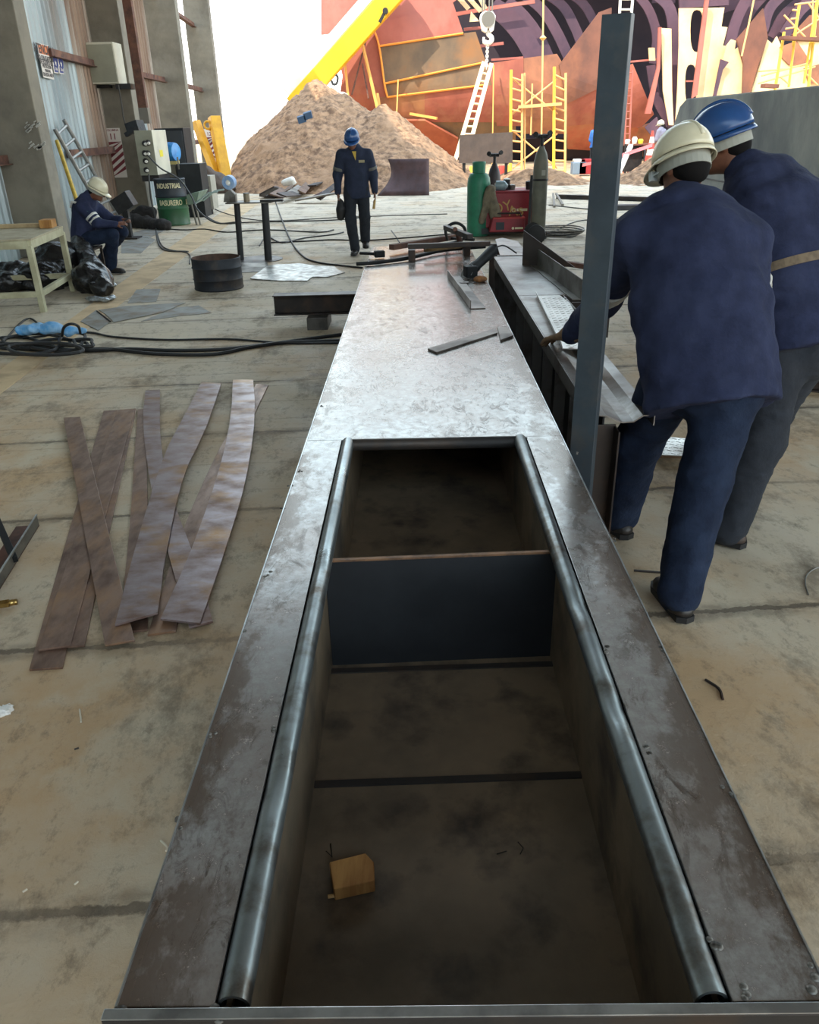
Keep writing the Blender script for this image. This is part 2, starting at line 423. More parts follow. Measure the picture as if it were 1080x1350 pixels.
# pale painted walkway strip along the wall
sA, sB, sC, sD = G(-30, 512), G(22, 478), G(296, 283), G(283, 283)
pts = [G(-60, 548), G(14, 484), G(268, 299), G(330, 264), G(352, 264), G(288, 299), G(58, 484), G(-6, 533)]
struct('trim_1', MB().plate([G(-75, 556), G(0, 488), G(262, 299), G(322, 262), G(350, 262), G(298, 299), G(62, 472), G(0, 520)], .004),
       M('pale_strip', (206,180,142), (186,160,126), 3, .85, c3=(170,148,118), s3=1.5))
# precast concrete wall on the right, beyond the two workers
cw = M('precast_concrete', (172,174,168), (146,150,148), 1.4, .85, bump=.2, bscale=8, c3=(122,126,128), s3=.8, stretch=(1,1,.6))
zt = A(905, 130, 13.5).z; XW = A(905, 130, 13.5).x
mb = MB().prism([V(XW, 3.2, 0), V(XW, 14.3, 0), V(XW, 14.05, zt-.42), V(XW, 13.8, zt-.10), V(XW, 13.5, zt), V(XW, 3.2, zt)], (.45, 0, 0))
struct('wall_right', mb, cw, bev=.02)
seam = MB().box((XW-.006, 3.2, .98), (XW+.004, 14.0, 1.0)).box((XW-.006, 8.4, 0), (XW+.004, 8.42, zt))
struct('trim_2', seam, M('seam_dark', (84,86,86)))
# ================================================================== outside: mound, ship, crane, scaffolds
# ---- earth mound
def trim(mb):
    z = [p[2] for p in mb.v]; mb.f = [f for f in mb.f if max(z[i] for i in f) > -.12]; mb.mi = [0]*len(mb.f)
    use = sorted({i for f in mb.f for i in f}); mp = {o: n_ for n_, o in enumerate(use)}; mb.v = [mb.v[i] for i in use]; mb.f = [tuple(mp[i] for i in f) for f in mb.f]; return mb
def mound():
    n = 150; x0, x1, y0, y1 = -7.6, 3.4, 22.5, 37.0
    xs = np.linspace(x0, x1, n); ys = np.linspace(y0, y1, n); X, Y = np.meshgrid(xs, ys)
    def cone(cx, cy, h, rx, ry, p=1.0):
        d = np.sqrt(((X-cx)/rx)**2 + ((Y-cy)/ry)**2); return h*(1-d**p)
    a = cone(-3.35, 31.4, 3.25, 4.0, 6.0, 1.1); b = cone(-1.0, 29.8, 2.35, 3.2, 5.4, 1.1); c = cone(-2.3, 31.0, 2.75, 3.2, 5.2)
    def smax(p, q, k): h = np.maximum(k-np.abs(p-q), 0)/k; return np.maximum(p, q)+h*h*k*.25
    Z = smax(smax(a, b, .7), c, .5)
    Pn = np.stack([X, Y, X*0], -1)
    for s, am, sd in ((1.1, .10, 1), (3.2, .075, 2), (8.0, .05, 3), (18, .022, 4)): Z = Z + am*noise3(Pn, s, sd)
    r = np.random.default_rng(5); Z = Z + r.normal(size=Z.shape)*.018
    for _ in range(240):
        cx, cy, rr = r.uniform(x0, x1), r.uniform(y0, y1), r.uniform(.08, .28)
        d = ((X-cx)**2+(Y-cy)**2)/rr**2; Z = Z + rr*.35*np.exp(-d*2)
    Z = Z - np.maximum(0, -6.0-X)*1.2
    Z = np.maximum(Z, -.2)
    return trim(MB().grid([[(float(X[i,j]), float(Y[i,j]), float(Z[i,j])) for j in range(n)] for i in range(n)]))
earth = M('mound_earth', (168,132,100), (104,78,58), 5, .95, bump=1.0, bscale=16, c3=(158,124,94), s3=.8, detail=10)
o = obj('earth_mound', mound(), earth, loc=(-3, 30, 0)); setp(o, 'large heap of pale brown earth behind the walking worker', 'mound')
for v, p in enumerate(o.data.polygons): p.use_smooth = True
def spoil(x0, x1, y0, y1, h, sd):
    n = 60; X, Y = np.meshgrid(np.linspace(x0, x1, n), np.linspace(y0, y1, n)); u = (X-x0)/(x1-x0)*2-1; v = (Y-y0)/(y1-y0)*2-1
    Pn = np.stack([X, Y, X*0], -1); Z = h*(1-u*u)*(1-v*v)*(1+.7*noise3(Pn, 1.5, sd)) + .05*noise3(Pn, 6, sd+1) - .08
    return trim(MB().grid([[(float(X[i,j]), float(Y[i,j]), float(Z[i,j])) for j in range(n)] for i in range(n)]))
q = obj('earth_berm', spoil(2.4, 5.9, 26, 30.4, .42, 8), earth); setp(q, 'low bank of loose earth in front of the yellow scaffold', 'mound')
q = obj('earth_berm', spoil(6.2, 11.0, 25, 29.6, .62, 12), earth); setp(q, 'low bank of loose earth in front of the traffic cone', 'mound')
# debris bits on the mound
tag_b = M('rubbish_blue', (60,84,110), rough=.6)
for px, py, nm in ((398, 157, 'upper'), (406, 152, 'topmost')):
    c = A(px, py, 27.2); q = obj('rubbish_scrap', MB().obox(c, (.12,0,.03), (0,.06,.02), (-.02,0,.09)), tag_b)
    setp(q, 'dark blue scrap lying near the top of the earth mound', 'scrap', 'scraps on the mound')

# ---- ship hull under construction
def hull_y(X, Z):
    y = 41.0
    y = y + 3.2*max(0, (3.6-Z)/3.6)**2 - .35*math.sin(max(0, min(1, (X+5)/14))*PI)
    if X < -1.5: y += .045*(-1.5-X)**2
    return y
def onhull(px, py, off=0.0):
    Y = 41.0
    for _ in range(4):
        p = A(px, py, Y+off); Y = hull_y(p.x, max(p.z, 0))
    return A(px, py, Y+off)
def pxplate(poly, off=0.0, th=.12, cuts=4, holes=(), fn=None):
    """a steel plate bent over the hull, cut to the outline poly (points on the photo's frame mapped onto the hull's own surface)"""
    fn = fn or (lambda x, y: onhull(x, y, off))
    bm = bmesh.new(); vs = [bm.verts.new((x, y, 0)) for x, y in poly]
    es = [bm.edges.new((vs[i], vs[(i+1) % len(vs)])) for i in range(len(vs))]
    for h in holes:
        hv = [bm.verts.new((x, y, 0)) for x, y in h]; es += [bm.edges.new((hv[i], hv[(i+1) % len(hv)])) for i in range(len(hv))]
    bmesh.ops.triangle_fill(bm, edges=es, use_beauty=True)
    for _ in range(cuts):
        le = [e for e in bm.edges if e.calc_length() > 14]
        if not le: break
        bmesh.ops.subdivide_edges(bm, edges=le, cuts=1); bmesh.ops.triangulate(bm, faces=bm.faces)
    bm.verts.index_update(); mb = MB(); mb.add([fn(v.co.x, v.co.y) for v in bm.verts], [tuple(v.index for v in f.verts) for f in bm.faces]); bm.free()
    return mb
primer = lambda n, a, b, c: M(n, a, b, .9, .7, bump=.05, bscale=4, c3=c, s3=.5, stretch=(1,1,.8))
salmon = primer('primer_salmon', (176,104,92), (160,88,76), (164,100,90))
redp = primer('primer_red', (158,88,70), (138,74,60), (160,106,80))
orange = primer('primer_orange', (172,96,68), (148,76,54), (166,116,82))
bare = primer('bare_plate', (122,98,74), (98,82,66), (140,96,58))
brown = primer('weathered_plate', (160,104,76), (128,84,64), (170,120,80))
brown2 = primer('weathered_plate_dark', (120,76,60), (96,62,52), (140,88,62))
paleply = primer('pale_plate', (236,206,160), (224,188,140), (240,212,170))
purple = primer('frame_primer', (92,64,78), (72,52,68), (82,58,72))
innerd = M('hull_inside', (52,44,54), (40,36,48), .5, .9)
hull = thing('ship_hull', 'red primed ship hull being plated, its purple ribs still open at the top', 'ship', onhull(640, 200))
hull.location.z = 0
HP = [
 (salmon, [(424,-12),(430,-30),(640,-30),(598,3),(493,33),(440,44),(424,46)], 0),
 (salmon, [(490,34),(597,3),(611,44),(500,60)], -.05),
 (bare, [(500,60),(611,44),(627,42),(640,80),(507,110)], -.02),
 (bare, [(507,110),(640,80),(650,112),(511,128)], .02),
 (redp, [(440,43),(491,34),(500,62),(511,128),(500,146),(446,146),(452,100)], .05),
 (brown, [(500,128),(560,121),(560,165),(500,165)], .03),
 (redp, [(560,121),(655,111),(660,160),(560,160)], .02),
 (orange, [(520,158),(560,158),(604,182),(604,214),(570,214),(530,200)], -.25),
 (bare, [(560,158),(680,156),(680,185),(604,183)], .06),
 (redp, [(641,84),(690,77),(690,165),(655,165),(648,110)], 0),
 (brown, [(690,77),(734,71),(748,94),(748,175),(690,175)], .03),
 (brown2, [(737,86),(790,16),(806,10),(806,108),(748,136)], -.10),
 (redp, [(748,136),(806,96),(806,160),(748,165)], .02),
 (orange, [(748,163),(820,156),(842,168),(830,200),(748,195)], .05),
 (redp, [(806,96),(834,84),(862,150),(846,166),(806,170)], -.06),
 (brown, [(838,168),(862,162),(876,190),(872,205),(838,205)], .08),
]
for i, (mt, poly, off) in enumerate(HP): obj('hull_plate', pxplate(poly, off), mt, hull, solid=.12)
# sunlit inner bulkhead with its two oval openings, and the steps on its right side
def oval(cx, cy, rx, ry, n=20, sk=0):
    return [(cx+sk*(math.sin(2*PI*k/n))*ry + rx*math.copysign(abs(math.cos(2*PI*k/n))**.7, math.cos(2*PI*k/n)), cy+ry*math.copysign(abs(math.sin(2*PI*k/n))**.8, math.sin(2*PI*k/n))) for k in range(n)]
fnp = lambda off: (lambda x, y: A(x, y, 41.0+off))
b = pxplate([(895,11),(955,10),(951,35),(959,36),(953,60),(958,61),(945,118),(930,140),(890,170),(893,120),(895,60)], holes=[oval(919,41,9,28), oval(911,112,8,27)], fn=fnp(.3))
setp(obj('bulkhead', b, paleply, hull, solid=.08), 'pale sunlit bulkhead with two oval openings')
obj('frame_web', pxplate([(872,37),(885,38),(886,120),(888,165),(882,165),(874,120)], fn=fnp(.2)), paleply, hull, solid=.08)
obj('frame_web', pxplate([(855,63),(863,63),(864,80),(856,80)], fn=fnp(.6)), paleply, hull, solid=.08)
obj('stiffener', pxplate([(930,-5),(935,-5),(919,125),(912,130)], fn=fnp(-.2)), salmon, hull, solid=.15)
obj('stiffener', pxplate([(868,36),(872,36),(870,90),(858,150),(850,150),(866,90)], fn=fnp(-.1)), salmon, hull, solid=.15)
HQ = [(paleply, [(944,128),(950,92),(958,60),(964,52),(970,54),(968,66),(974,62),(982,92),(984,124),(975,135)], -.1),
      (brown2, [(971,52),(1006,11),(1012,50),(1000,84),(985,135),(978,135),(980,84)], -.35),
      (paleply, [(986,135),(1002,84),(1011,52),(1018,58),(1024,48),(1030,62),(1080,45),(1095,60),(1095,135)], -.15),
      (brown, [(1028,62),(1050,54),(1070,84),(1040,86),(1030,76)], -.22),
      (brown2, [(1044,46),(1068,20),(1098,14),(1098,52),(1050,54)], -.28),
      (brown, [(1060,90),(1098,80),(1098,110),(1066,110)], -.26)]
for mt, poly, off in HQ: obj('hull_plate', pxplate(poly, off, fn=fnp(off)), mt, hull, solid=.12)
# ribs: curved frames standing inside, behind the plating
def rib(pxs, wpx, Y, mt=purple):
    P = smoothpath([(x, y, 0) for x, y in pxs], 8); vs = []; n = len(P)
    L, R_ = [], []
    for i, p in enumerate(P):
        t = (P[min(i+1, n-1)]-P[max(i-1, 0)]).normalized(); q = Vector((-t.y, t.x, 0))*wpx/2
        L.append(A(p.x+q.x, p.y+q.y, Y)); R_.append(A(p.x-q.x, p.y-q.y, Y))
    return MB().grid([L, R_])
RIBS = [([(648,8),(668,22),(690,48),(712,88)], 26, 42.6), ([(668,2),(690,22),(710,50),(728,90)], 17, 43.2), ([(690,-8),(716,14),(734,42),(752,80)], 14, 43.8),
        ([(712,-14),(742,8),(758,36),(770,66)], 13, 44.4), ([(742,-16),(768,4),(782,26),(796,60)], 12, 45.0),
        ([(838,-10),(856,14),(866,48),(862,84)], 12, 43.4), ([(862,-10),(884,14),(889,70),(888,170)], 15, 42.4), ([(858,86),(866,130),(884,165)], 12, 42.8),
        ([(990,-12),(972,24),(962,60),(958,90)], 14, 43.4), ([(1012,-12),(990,14),(972,50),(964,92)], 13, 44.0), ([(1040,-14),(1016,10),(1006,40)], 13, 43.0),
        ([(1058,0),(1034,20),(1018,50)], 13, 44.2), ([(1088,-12),(1056,12),(1034,46)], 15, 43.6), ([(824,95),(836,115),(842,140)], 10, 43.4)]
for pts, wd, Y in RIBS: obj('rib', rib(pts, wd, Y), purple, hull, solid=.09)
for pts, wd, Y, mt in [([(600,19),(640,12),(705,2)], 5, 42.0, salmon), ([(612,39),(640,36)], 4, 42.2, salmon), ([(632,61),(664,57)], 4, 42.2, salmon), ([(648,79),(690,76)], 3, 42.2, salmon), ([(825,82),(868,78)], 2.5, 41.8, salmon),
                      ([(895,0),(960,-4)], 22, 43.2, purple), ([(905,107),(918,107)], 2, 41.2, salmon), ([(942,-10),(1000,-30)], 60, 44.6, purple), ([(860,-2),(890,-2)], 12, 44.6, purple)]:
    obj('stringer', rib(pts, wd, Y, mt), mt, hull, solid=.12)
for pts in ([(605,-3),(618,12)], [(616,-5),(634,15)], [(633,-3),(640,12)]): obj('stiffener', rib(pts, 6, 41.4), paleply, hull, solid=.08)
obj('bracket', pxplate([(621,15),(632,28),(619,29)], fn=fnp(.3)), paleply, hull, solid=.08)
obj('bracket', pxplate([(950,78),(961,82),(953,92),(944,128),(940,128)], fn=fnp(-.4)), purple, hull, solid=.08)
obj('bracket', pxplate([(850,168),(866,154),(874,178),(864,186)], fn=fnp(-.5)), purple, hull, solid=.08)
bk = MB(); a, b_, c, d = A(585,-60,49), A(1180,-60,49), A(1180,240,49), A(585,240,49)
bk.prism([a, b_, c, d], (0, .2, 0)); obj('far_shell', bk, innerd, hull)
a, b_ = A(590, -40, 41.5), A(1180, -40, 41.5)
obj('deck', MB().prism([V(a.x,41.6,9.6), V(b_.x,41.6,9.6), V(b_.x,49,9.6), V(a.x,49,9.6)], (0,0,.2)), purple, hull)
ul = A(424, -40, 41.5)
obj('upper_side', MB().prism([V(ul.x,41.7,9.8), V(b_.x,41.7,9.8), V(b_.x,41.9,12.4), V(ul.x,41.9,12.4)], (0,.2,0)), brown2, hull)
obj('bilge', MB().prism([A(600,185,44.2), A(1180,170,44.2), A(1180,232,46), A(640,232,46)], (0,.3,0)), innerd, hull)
weld = M('weld_seam', (236,150,60), rough=.7)
for pts in ([(499,61),(611,44)], [(508,110),(640,82)], [(511,128),(640,112)], [(492,36),(500,61),(507,110),(511,128)]):
    P = smoothpath([(x, y, 0) for x, y in pts], 5); obj('weld_seam', MB().tube([onhull(p.x, p.y, -.12) for p in P], .045, 5), weld, hull)
# props that shore the hull
shore = M('shore_timber', (214,160,84), rough=.8)
for i, (p, q, lab) in enumerate([((478,58),(498,144),'long leaning timber shore under the red bow plate'), ((455,84),(460,138),'short upright timber shore left of the leaning shore'), ((525,105),(523,154),'slim upright shore in front of the grey plates'),
                 ((541,150),(576,156),'timber shore lying low against the hull'), ((651,86),(649,218),'slim upright pole beside the white truss ladder'), ((498,124),(502,150),'stubby timber shore at the foot of the leaning one')]):
    w_ = .05 if i in (2, 4) else .10
    q = obj('hull_shore', MB().bar(A(*p, 40.2), A(*q, 39.4), w_, w_), shore); setp(q, lab, 'shore', 'shores along the hull')
for p, q, lab in [((482,55),(464,125),'dark steel strut leaning left of the timber shore'), ((478,84),(486,130),'dark thin strut close to the timber shore')]:
    setp(obj('hull_strut', MB().tube([A(*p, 40.4), A(*q, 39.8)], .04, 6), rust), lab, 'strut', 'struts along the hull')

# ---- mobile crane
yel = M('crane_yellow', (236,186,30), (226,170,24), 1.5, .5); whitep = M('white_paint', (236,234,226), (220,216,206), 2, .5)
black = M('black_rubber', (26,26,28), rough=.6); chrome = M('grey_fittings', (120,116,108), rough=.5, metal=.4)
cr_ = thing('mobile_crane', 'yellow mobile crane with a raised boom and white lattice jib behind the mound', 'crane', A(420, 150, 38)); cr_.location.z = 0
def boom(p, q, w, h, name, mt):
    return obj(name, MB().bar(p, q, w, h, up=(-.6, 0, .8)), mt, cr_, bev=.03)
Yb = 39.4
boom(A(388,140,Yb), A(532,-22,Yb), .8, .80, 'boom', yel)
boom(A(378,122,Yb+.1), A(518,-40,Yb+.1), .6, .42, 'boom_rail', whitep)
jb = MB(); j0, j1 = A(400,98,Yb-.1), A(508,-30,Yb-.1); j2, j3 = A(412,108,Yb-.1), A(522,-22,Yb-.1)
for off in (0, .7):
    for a, b_ in ((j0, j1), (j2, j3)): jb.tube([a+V(0,off,0), b_+V(0,off,0)], .07, 6)
for k in range(11):
    t, t2 = k/11, (k+1)/11
    for off in (0, .7): jb.tube([j0.lerp(j1, t)+V(0,off,0), j2.lerp(j3, t2)+V(0,off,0)], .035, 5).tube([j2.lerp(j3, t)+V(0,off,0), j0.lerp(j1, t)+V(0,off,0)], .035, 5)
obj('lattice_jib', jb, whitep, cr_)
for px, py in ((418,92),(432,78),(446,62),(460,46),(474,30),(490,14)):
    c = A(px, py, Yb-.2); obj('bracket', MB().bar(c, c+V(.28,0,.26), .10, .10).tube([c+V(.1,-.05,0), c+V(.34,-.05,.05)], .05, 6), chrome, cr_)
c = A(504, 22, Yb-.6); obj('winch_fitting', MB().bar(c+V(-.12,0,-.2), c+V(.14,0,.2), .12, .12).tube([c+V(.14,-.1,.2), c+V(.14,.1,.2)], .12, 10), black, cr_)
c = A(442, 106, Yb-.6); obj('hook', MB().tube(smoothpath([c+V(.05,0,.22), c+V(.12,0,.1), c+V(.05,0,-.12), c+V(-.1,0,-.14), c+V(-.16,0,0)], 6), .05, 8), black, cr_)
c = A(440, 136, 38.6); cb = MB().prism([c+V(-.9,-.8,-1.6), c+V(.6,-.8,-1.6), c+V(.75,-.8,-.1), c+V(.55,-.8,.4), c+V(-.5,-.8,.4), c+V(-.9,-.8,.1)], (0, 1.8, 0)); obj('cab', cb, whitep, cr_, bev=.05)
obj('cab_window', MB().prism([c+V(-.3,-.83,-.1), c+V(.5,-.83,-.1), c+V(.42,-.83,.28), c+V(-.22,-.83,.28)], (0,.02,0)), M('cab_glass', (40,56,62), rough=.1), cr_)
obj('chassis', MB().box((c.x-2.2, 37.6, .7), (c.x+2.6, 40, 1.5)), yel, cr_, bev=.04)
for k in range(4): obj('wheel', MB().lathe((c.x-1.7+k*1.2, 37.5, .55), [(.05,0),(.5,0),(.55,.05),(.55,.35),(.5,.4),(.05,.4)], 20, (0,1,0)), black, cr_, smooth=40)

# ---- hook block with its falls and chain
Yh = 36.0
hk = thing('hook_block', 'white crane hook block hanging on steel ropes before the hull', 'hook', A(644, 60, Yh))
c0 = A(644, 14, Yh); c1 = A(642, 43, Yh)
s_ = Yh*.9/F
falls = MB()
for px in (636, 639, 645, 649): falls.tube([A(px, 18, Yh), A(px+2, -90, Yh)], .03, 6)
obj('wire_rope', falls, chrome, hk)
def pxs(lst, Y): return [A(x, y, Y) for x, y in lst]
obj('sheave_cheek', MB().prism(pxs([(634,18),(640,14),(650,15),(654,21),(651,40),(647,43),(644,36),(641,43),(636,40),(633,24)], Yh-.18), (0,.36,0)), whitep, hk, bev=.02)
obj('sheave', MB().lathe(A(644,25,Yh-.24), [(.05,0),(.26,0),(.22,.08),(.22,.36),(.26,.48),(.05,.48)], 20, (0,1,0)), chrome, hk, smooth=40)
obj('hook', MB().tube(smoothpath(pxs([(644,40),(644,45),(648,49),(648,54),(643,57),(638,54),(638,49)], Yh), 8), [.09]*40+[.05]*9, 10), whitep, hk, smooth=60)
ch = MB()
for k in range(11):
    y = 59+k*3.0; c = A(643-.15*k, y, Yh); r = .05; 
    ch.tube([c+V((r*math.cos(a) if k % 2 else 0), (0 if k % 2 else r*math.cos(a)), .065*math.sin(a)) for a in np.linspace(0, 2*PI, 9)[:-1]], .018, 5, closed=True)
obj('chain', ch, whitep, hk)
# ---- white truss ladder hanging from the hook
def ladder(name, p0, p1, q0, q1, rungs, rr, mt, label, cat='ladder', group=None, flat=None):
    t = thing(name, label, cat, ((p0+q0)/2), group)
    for a, b_ in ((p0, p1), (q0, q1)):
        obj('rail', MB().bar(a, b_, flat, rr*2, up=(0,-1,.2)) if flat else MB().tube([a, b_], rr, 8), mt, t)
    for k in range(rungs):
        f = (k+.6)/rungs; obj('rung', MB().tube([p0.lerp(p1, f), q0.lerp(q1, f)], rr*.7, 6), mt, t)
    return t
Yl = 36.2
ladder('truss_ladder', A(600,212,34.8), A(638,82,Yl), A(614,212,34.8), A(648,84,Yl), 13, .06, M('ladder_white', (236,214,176), rough=.6), 'white heavy ladder hanging askew from the crane hook', flat=.16)
# ---- upright mast and rope by the scaffold, thin rope on the right
setp(obj('signal_rope', MB().tube([A(714,180,36), A(716,45,36), A(717,-40,36)], .035, 6).lathe(A(716,50,36), [(.03,-.1),(.14,0),(.03,.1)], 10), M('rope_pale', (226,190,120), rough=.8)), 'pale hanging rope with a knot, in front of the open ribs', 'rope')
setp(obj('signal_rope', MB().tube([A(978,74,36), A(990,20,36), A(998,-20,36)], .035, 6), MATS['rope_pale']), 'pale hanging rope before the dark triangular plate', 'rope')
# ---- scaffolds
scy = M('scaffold_yellow', (232,192,70), rough=.55); scl = M('scaffold_pale', (226,176,116), rough=.6)
sc1 = thing('scaffold', 'yellow tubular scaffold of ladder frames standing before the hull', 'scaffold', (5.0, 31.5, 0))
def sct(name, a, b_, r, mt, par): return obj(name, MB().tube([a, b_], r, 7), mt, par)
def zf(px, Y, pyb, pyt): a = A(px, pyb, Y); b_ = A(px, pyt, Y); return V(a.x, Y, max(a.z, 0.0)), V(b_.x, Y, b_.z)
Ys = 31.5
for px0, px1, top, rt in ((673, 688, 92, 97), (730, 745, 88, 96)):
    for Yq in (Ys,):
        a, b_ = A(px0, 232, Yq), A(px0+1, top, Yq); c, d = A(px1, 232, Yq), A(px1+1, rt, Yq)
        a.z = max(0, a.z); c.z = max(0, c.z)
        sct('standard', a, b_, .055, scy, sc1); sct('standard', c, d, .045, scl, sc1)
        for k in range(10): f = (k+.5)/10.2; sct('rung', a.lerp(b_, f), c.lerp(d, f), .032, scl, sc1)
for p, q in (((676,104),(735,150)), ((676,150),(735,104)), ((676,172),(735,222)), ((676,222),(735,176)), ((702,110),(700,178)), ((692,96),(692,232))):
    sct('brace', A(*p, Ys+.1), A(*q, Ys+.1), .03, scl, sc1)
obj('plank', MB().bar(A(684,141,Ys), A(740,137,Ys), .3, .10), scl, sc1)
obj('plank', MB().bar(A(686,230,Ys-.3), A(748,232,Ys-.3), .4, .08), scy, sc1)
sc2 = thing('scaffold', 'yellow tubular scaffold high against the hull at the far right', 'scaffold', A(1050, 120, 37)); sc2.location.z = 0
Yr = 37.5
for p, q, r in [((1021,125),(1034,42),.06), ((1046,60),(1054,7),.06), ((1065,125),(1078,0),.06), ((1060,110),(1079,-10),.05), ((1040,115),(1052,20),.05)]: sct('standard', A(*p, Yr), A(*q, Yr), r, scy, sc2)
for p, q in [((1033,48),(1090,51)), ((1048,6),(1078,2)), ((1045,13),(1054,14)), ((1043,25),(1050,24)), ((1036,38),(1048,36)), ((1034,20),(1062,49)), ((1048,46),(1085,22)), ((1066,4),(1084,30)), ((1000,94),(1036,91)), ((1004,100),(1064,84)), ((1000,110),(1075,88)), ((1030,102),(1042,112)), ((1072,0),(1072,50)), ((1076,48),(1070,70)), ((1064,98),(1078,112))]:
    sct('ledger', A(*p, Yr), A(*q, Yr), .035, scl, sc2)
obj('plank', MB().bar(A(1030,50,Yr-.4), A(1092,53,Yr-.4), .5, .12), brown2, sc2)
obj('plank', MB().bar(A(1006,113,Yr-.4), A(1024,114,Yr-.4), .5, .14), brown2, sc2)
# ladders farther off by the column
ladder('aluminium_ladder', A(815,60,34), A(819,-20,34), A(829,60,34), A(836,-20,34), 6, .05, whitep, 'white ladder standing tall just behind the steel post top')
ladder('site_ladder', A(822,230,33), A(828,92,33), A(828,230,33), A(834,92,33), 14, .035, salmon, 'narrow reddish ladder leaning on the hull right of the steel post')
# ================================================================== the long steel box
def mill(name, c1, c2, c3, rough, metal, sc=2.2, **k):
    return M(name, c1, c2, sc, rough, metal, bump=k.pop('bump', .06), bscale=k.pop('bscale', 14), lo=.38, hi=.66, c3=c3, s3=k.pop('s3', 5.0), rvar=k.pop('rvar', .16), detail=10, **k)
def top_mat():
    """mill scale: fine mottled grain, dark crackle streaks, brown heat stains along the long edges"""
    mt = bpy.data.materials.new('mill_steel_top'); mt.use_nodes = True; n, l = mt.node_tree.nodes, mt.node_tree.links; b = n['Principled BSDF']
    tcn = n.new('ShaderNodeTexCoord')
    def noise(s, st=(1,1,1), d=10, r=.65, dist=0):
        mp = n.new('ShaderNodeMapping'); mp.inputs['Scale'].default_value = st; l.new(tcn.outputs['Object'], mp.inputs[0])
        q = n.new('ShaderNodeTexNoise'); q.inputs['Scale'].default_value = s; q.inputs['Detail'].default_value = d; q.inputs['Roughness'].default_value = r; q.inputs['Distortion'].default_value = dist
        l.new(mp.outputs[0], q.inputs['Vector']); return q.outputs[0]
    def rg(s, a, z, c=0, d=1):
        q = n.new('ShaderNodeMapRange'); q.inputs[1].default_value = a; q.inputs[2].default_value = z; q.inputs[3].default_value = c; q.inputs[4].default_value = d; l.new(s, q.inputs[0]); return q.outputs[0]
    def mth(op, a, b_=None):
        q = n.new('ShaderNodeMath'); q.operation = op
        for i, v in enumerate((a, b_)):
            if v is None: continue
            if isinstance(v, (int, float)): q.inputs[i].default_value = v
            else: l.new(v, q.inputs[i])
        return q.outputs[0]
    def mix(f, a, z):
        q = n.new('ShaderNodeMix'); q.data_type = 'RGBA'; l.new(f, q.inputs[0])
        for i, v in ((6, a), (7, z)):
            if isinstance(v, tuple): q.inputs[i].default_value = v
            else: l.new(v, q.inputs[i])
        return q.outputs[2]
    sep = n.new('ShaderNodeSeparateXYZ'); l.new(tcn.outputs['Object'], sep.inputs[0])
    grain = rg(noise(34, (1,1.0,1), 12, .78), .38, .64)
    col = mix(grain, lin((172,170,168)), lin((138,130,126)))
    col = mix(mth('MULTIPLY', rg(noise(3.2, (1,.8,1)), .44, .62), .6), col, lin((146,132,124)))
    crack = mth('MULTIPLY', rg(noise(15, (1.2,.5,1), 12, .8, 1.0), .51, .58), rg(noise(2.6), .38, .58))
    col = mix(mth('MULTIPLY', crack, .85), col, lin((80,68,60)))
    edge = mth('ABSOLUTE', sep.outputs['X']); edge = rg(edge, .33, .47)
    st = mth('MULTIPLY', rg(mth('ADD', noise(9, (.9,.5,1), 10, .7), mth('MULTIPLY', edge, .10)), .54, .62), mth('ADD', mth('MULTIPLY', edge, .6), .3))
    col = mix(st, col, lin((98,82,70)))
    l.new(col, b.inputs['Base Color']); b.inputs['Metallic'].default_value = .5
    l.new(rg(mth('MAXIMUM', grain, mth('MAXIMUM', crack, st)), 0, 1, .17, .29), b.inputs['Roughness'])
    bp = n.new('ShaderNodeBump'); bp.inputs['Strength'].default_value = .05; bp.inputs['Distance'].default_value = .006; l.new(noise(45, d=8), bp.inputs['Height']); l.new(bp.outputs[0], b.inputs['Normal'])
    MATS['mill_steel_top'] = mt; return mt
top_steel = top_mat()
pipe_steel = mill('pipe_steel', (156,164,166), (122,128,130), (92,82,72), .26, .9, s3=9)
in_steel = mill('box_inside_steel', (124,106,86), (92,80,66), (60,52,46), .5, .15)
side_steel = mill('box_side_steel', (70,66,64), (52,50,50), (80,66,56), .5, .6)
bright_steel = M('bright_edge', (196,200,202), (150,152,154), 8, .3, .9)
bead_m = M('weld_bead', (120,116,110), (50,46,42), 60, .45, .6)
TOP = .70; X0, X1, Y0, Y1, Y2 = -.418, .536, .655, 6.93, 8.05
HX0, HX1, HY0, HY1, ZB = -.286, .404, .66, 2.77, .31
T = .010
box = thing('steel_box_girder', 'long riveted looking hollow steel box with an open hatch, filling the foreground', 'steel box', (.06, 4, ZB))
box['label'] = 'long hollow steel box with an open rectangular hatch at its near end, filling the foreground'
def slab(x0, y0, x1, y1, z=TOP, t=T): return MB().box((x0, y0, z-t), (x1, y1, z))
obj('top_plate', MB().box((X0,Y0,TOP-T),(HX0,HY1,TOP)).box((HX1,Y0,TOP-T),(X1,HY1,TOP)).box((X0,HY1,TOP-T),(X1,Y1,TOP)), top_steel, box, bev=.0015)
obj('top_plate', slab(X0+.004, Y1+.004, X1-.01, Y2, TOP+.002), top_steel, box, bev=.0015)
obj('side_plate', MB().box((X0+.003,Y0,ZB),(X0+.013,Y2,TOP-T)), side_steel, box)
obj('side_plate', MB().box((X1-.013,Y0,ZB),(X1-.003,Y2,TOP-T)), side_steel, box)
obj('bottom_plate', MB().box((X0+.013,Y0,ZB),(X1-.013,Y2,ZB+.008)), in_steel, box)
obj('inner_wall', MB().box((HX0+.012,HY0,ZB+.008),(HX0+.020,4.6,TOP-T-.006)), in_steel, box)
obj('inner_wall', MB().box((HX1-.020,HY0,ZB+.008),(HX1-.012,4.6,TOP-T-.006)), in_steel, box)
obj('bulkhead', MB().box((HX0+.02,4.6,ZB+.008),(HX1-.02,4.61,TOP-T)), in_steel, box)
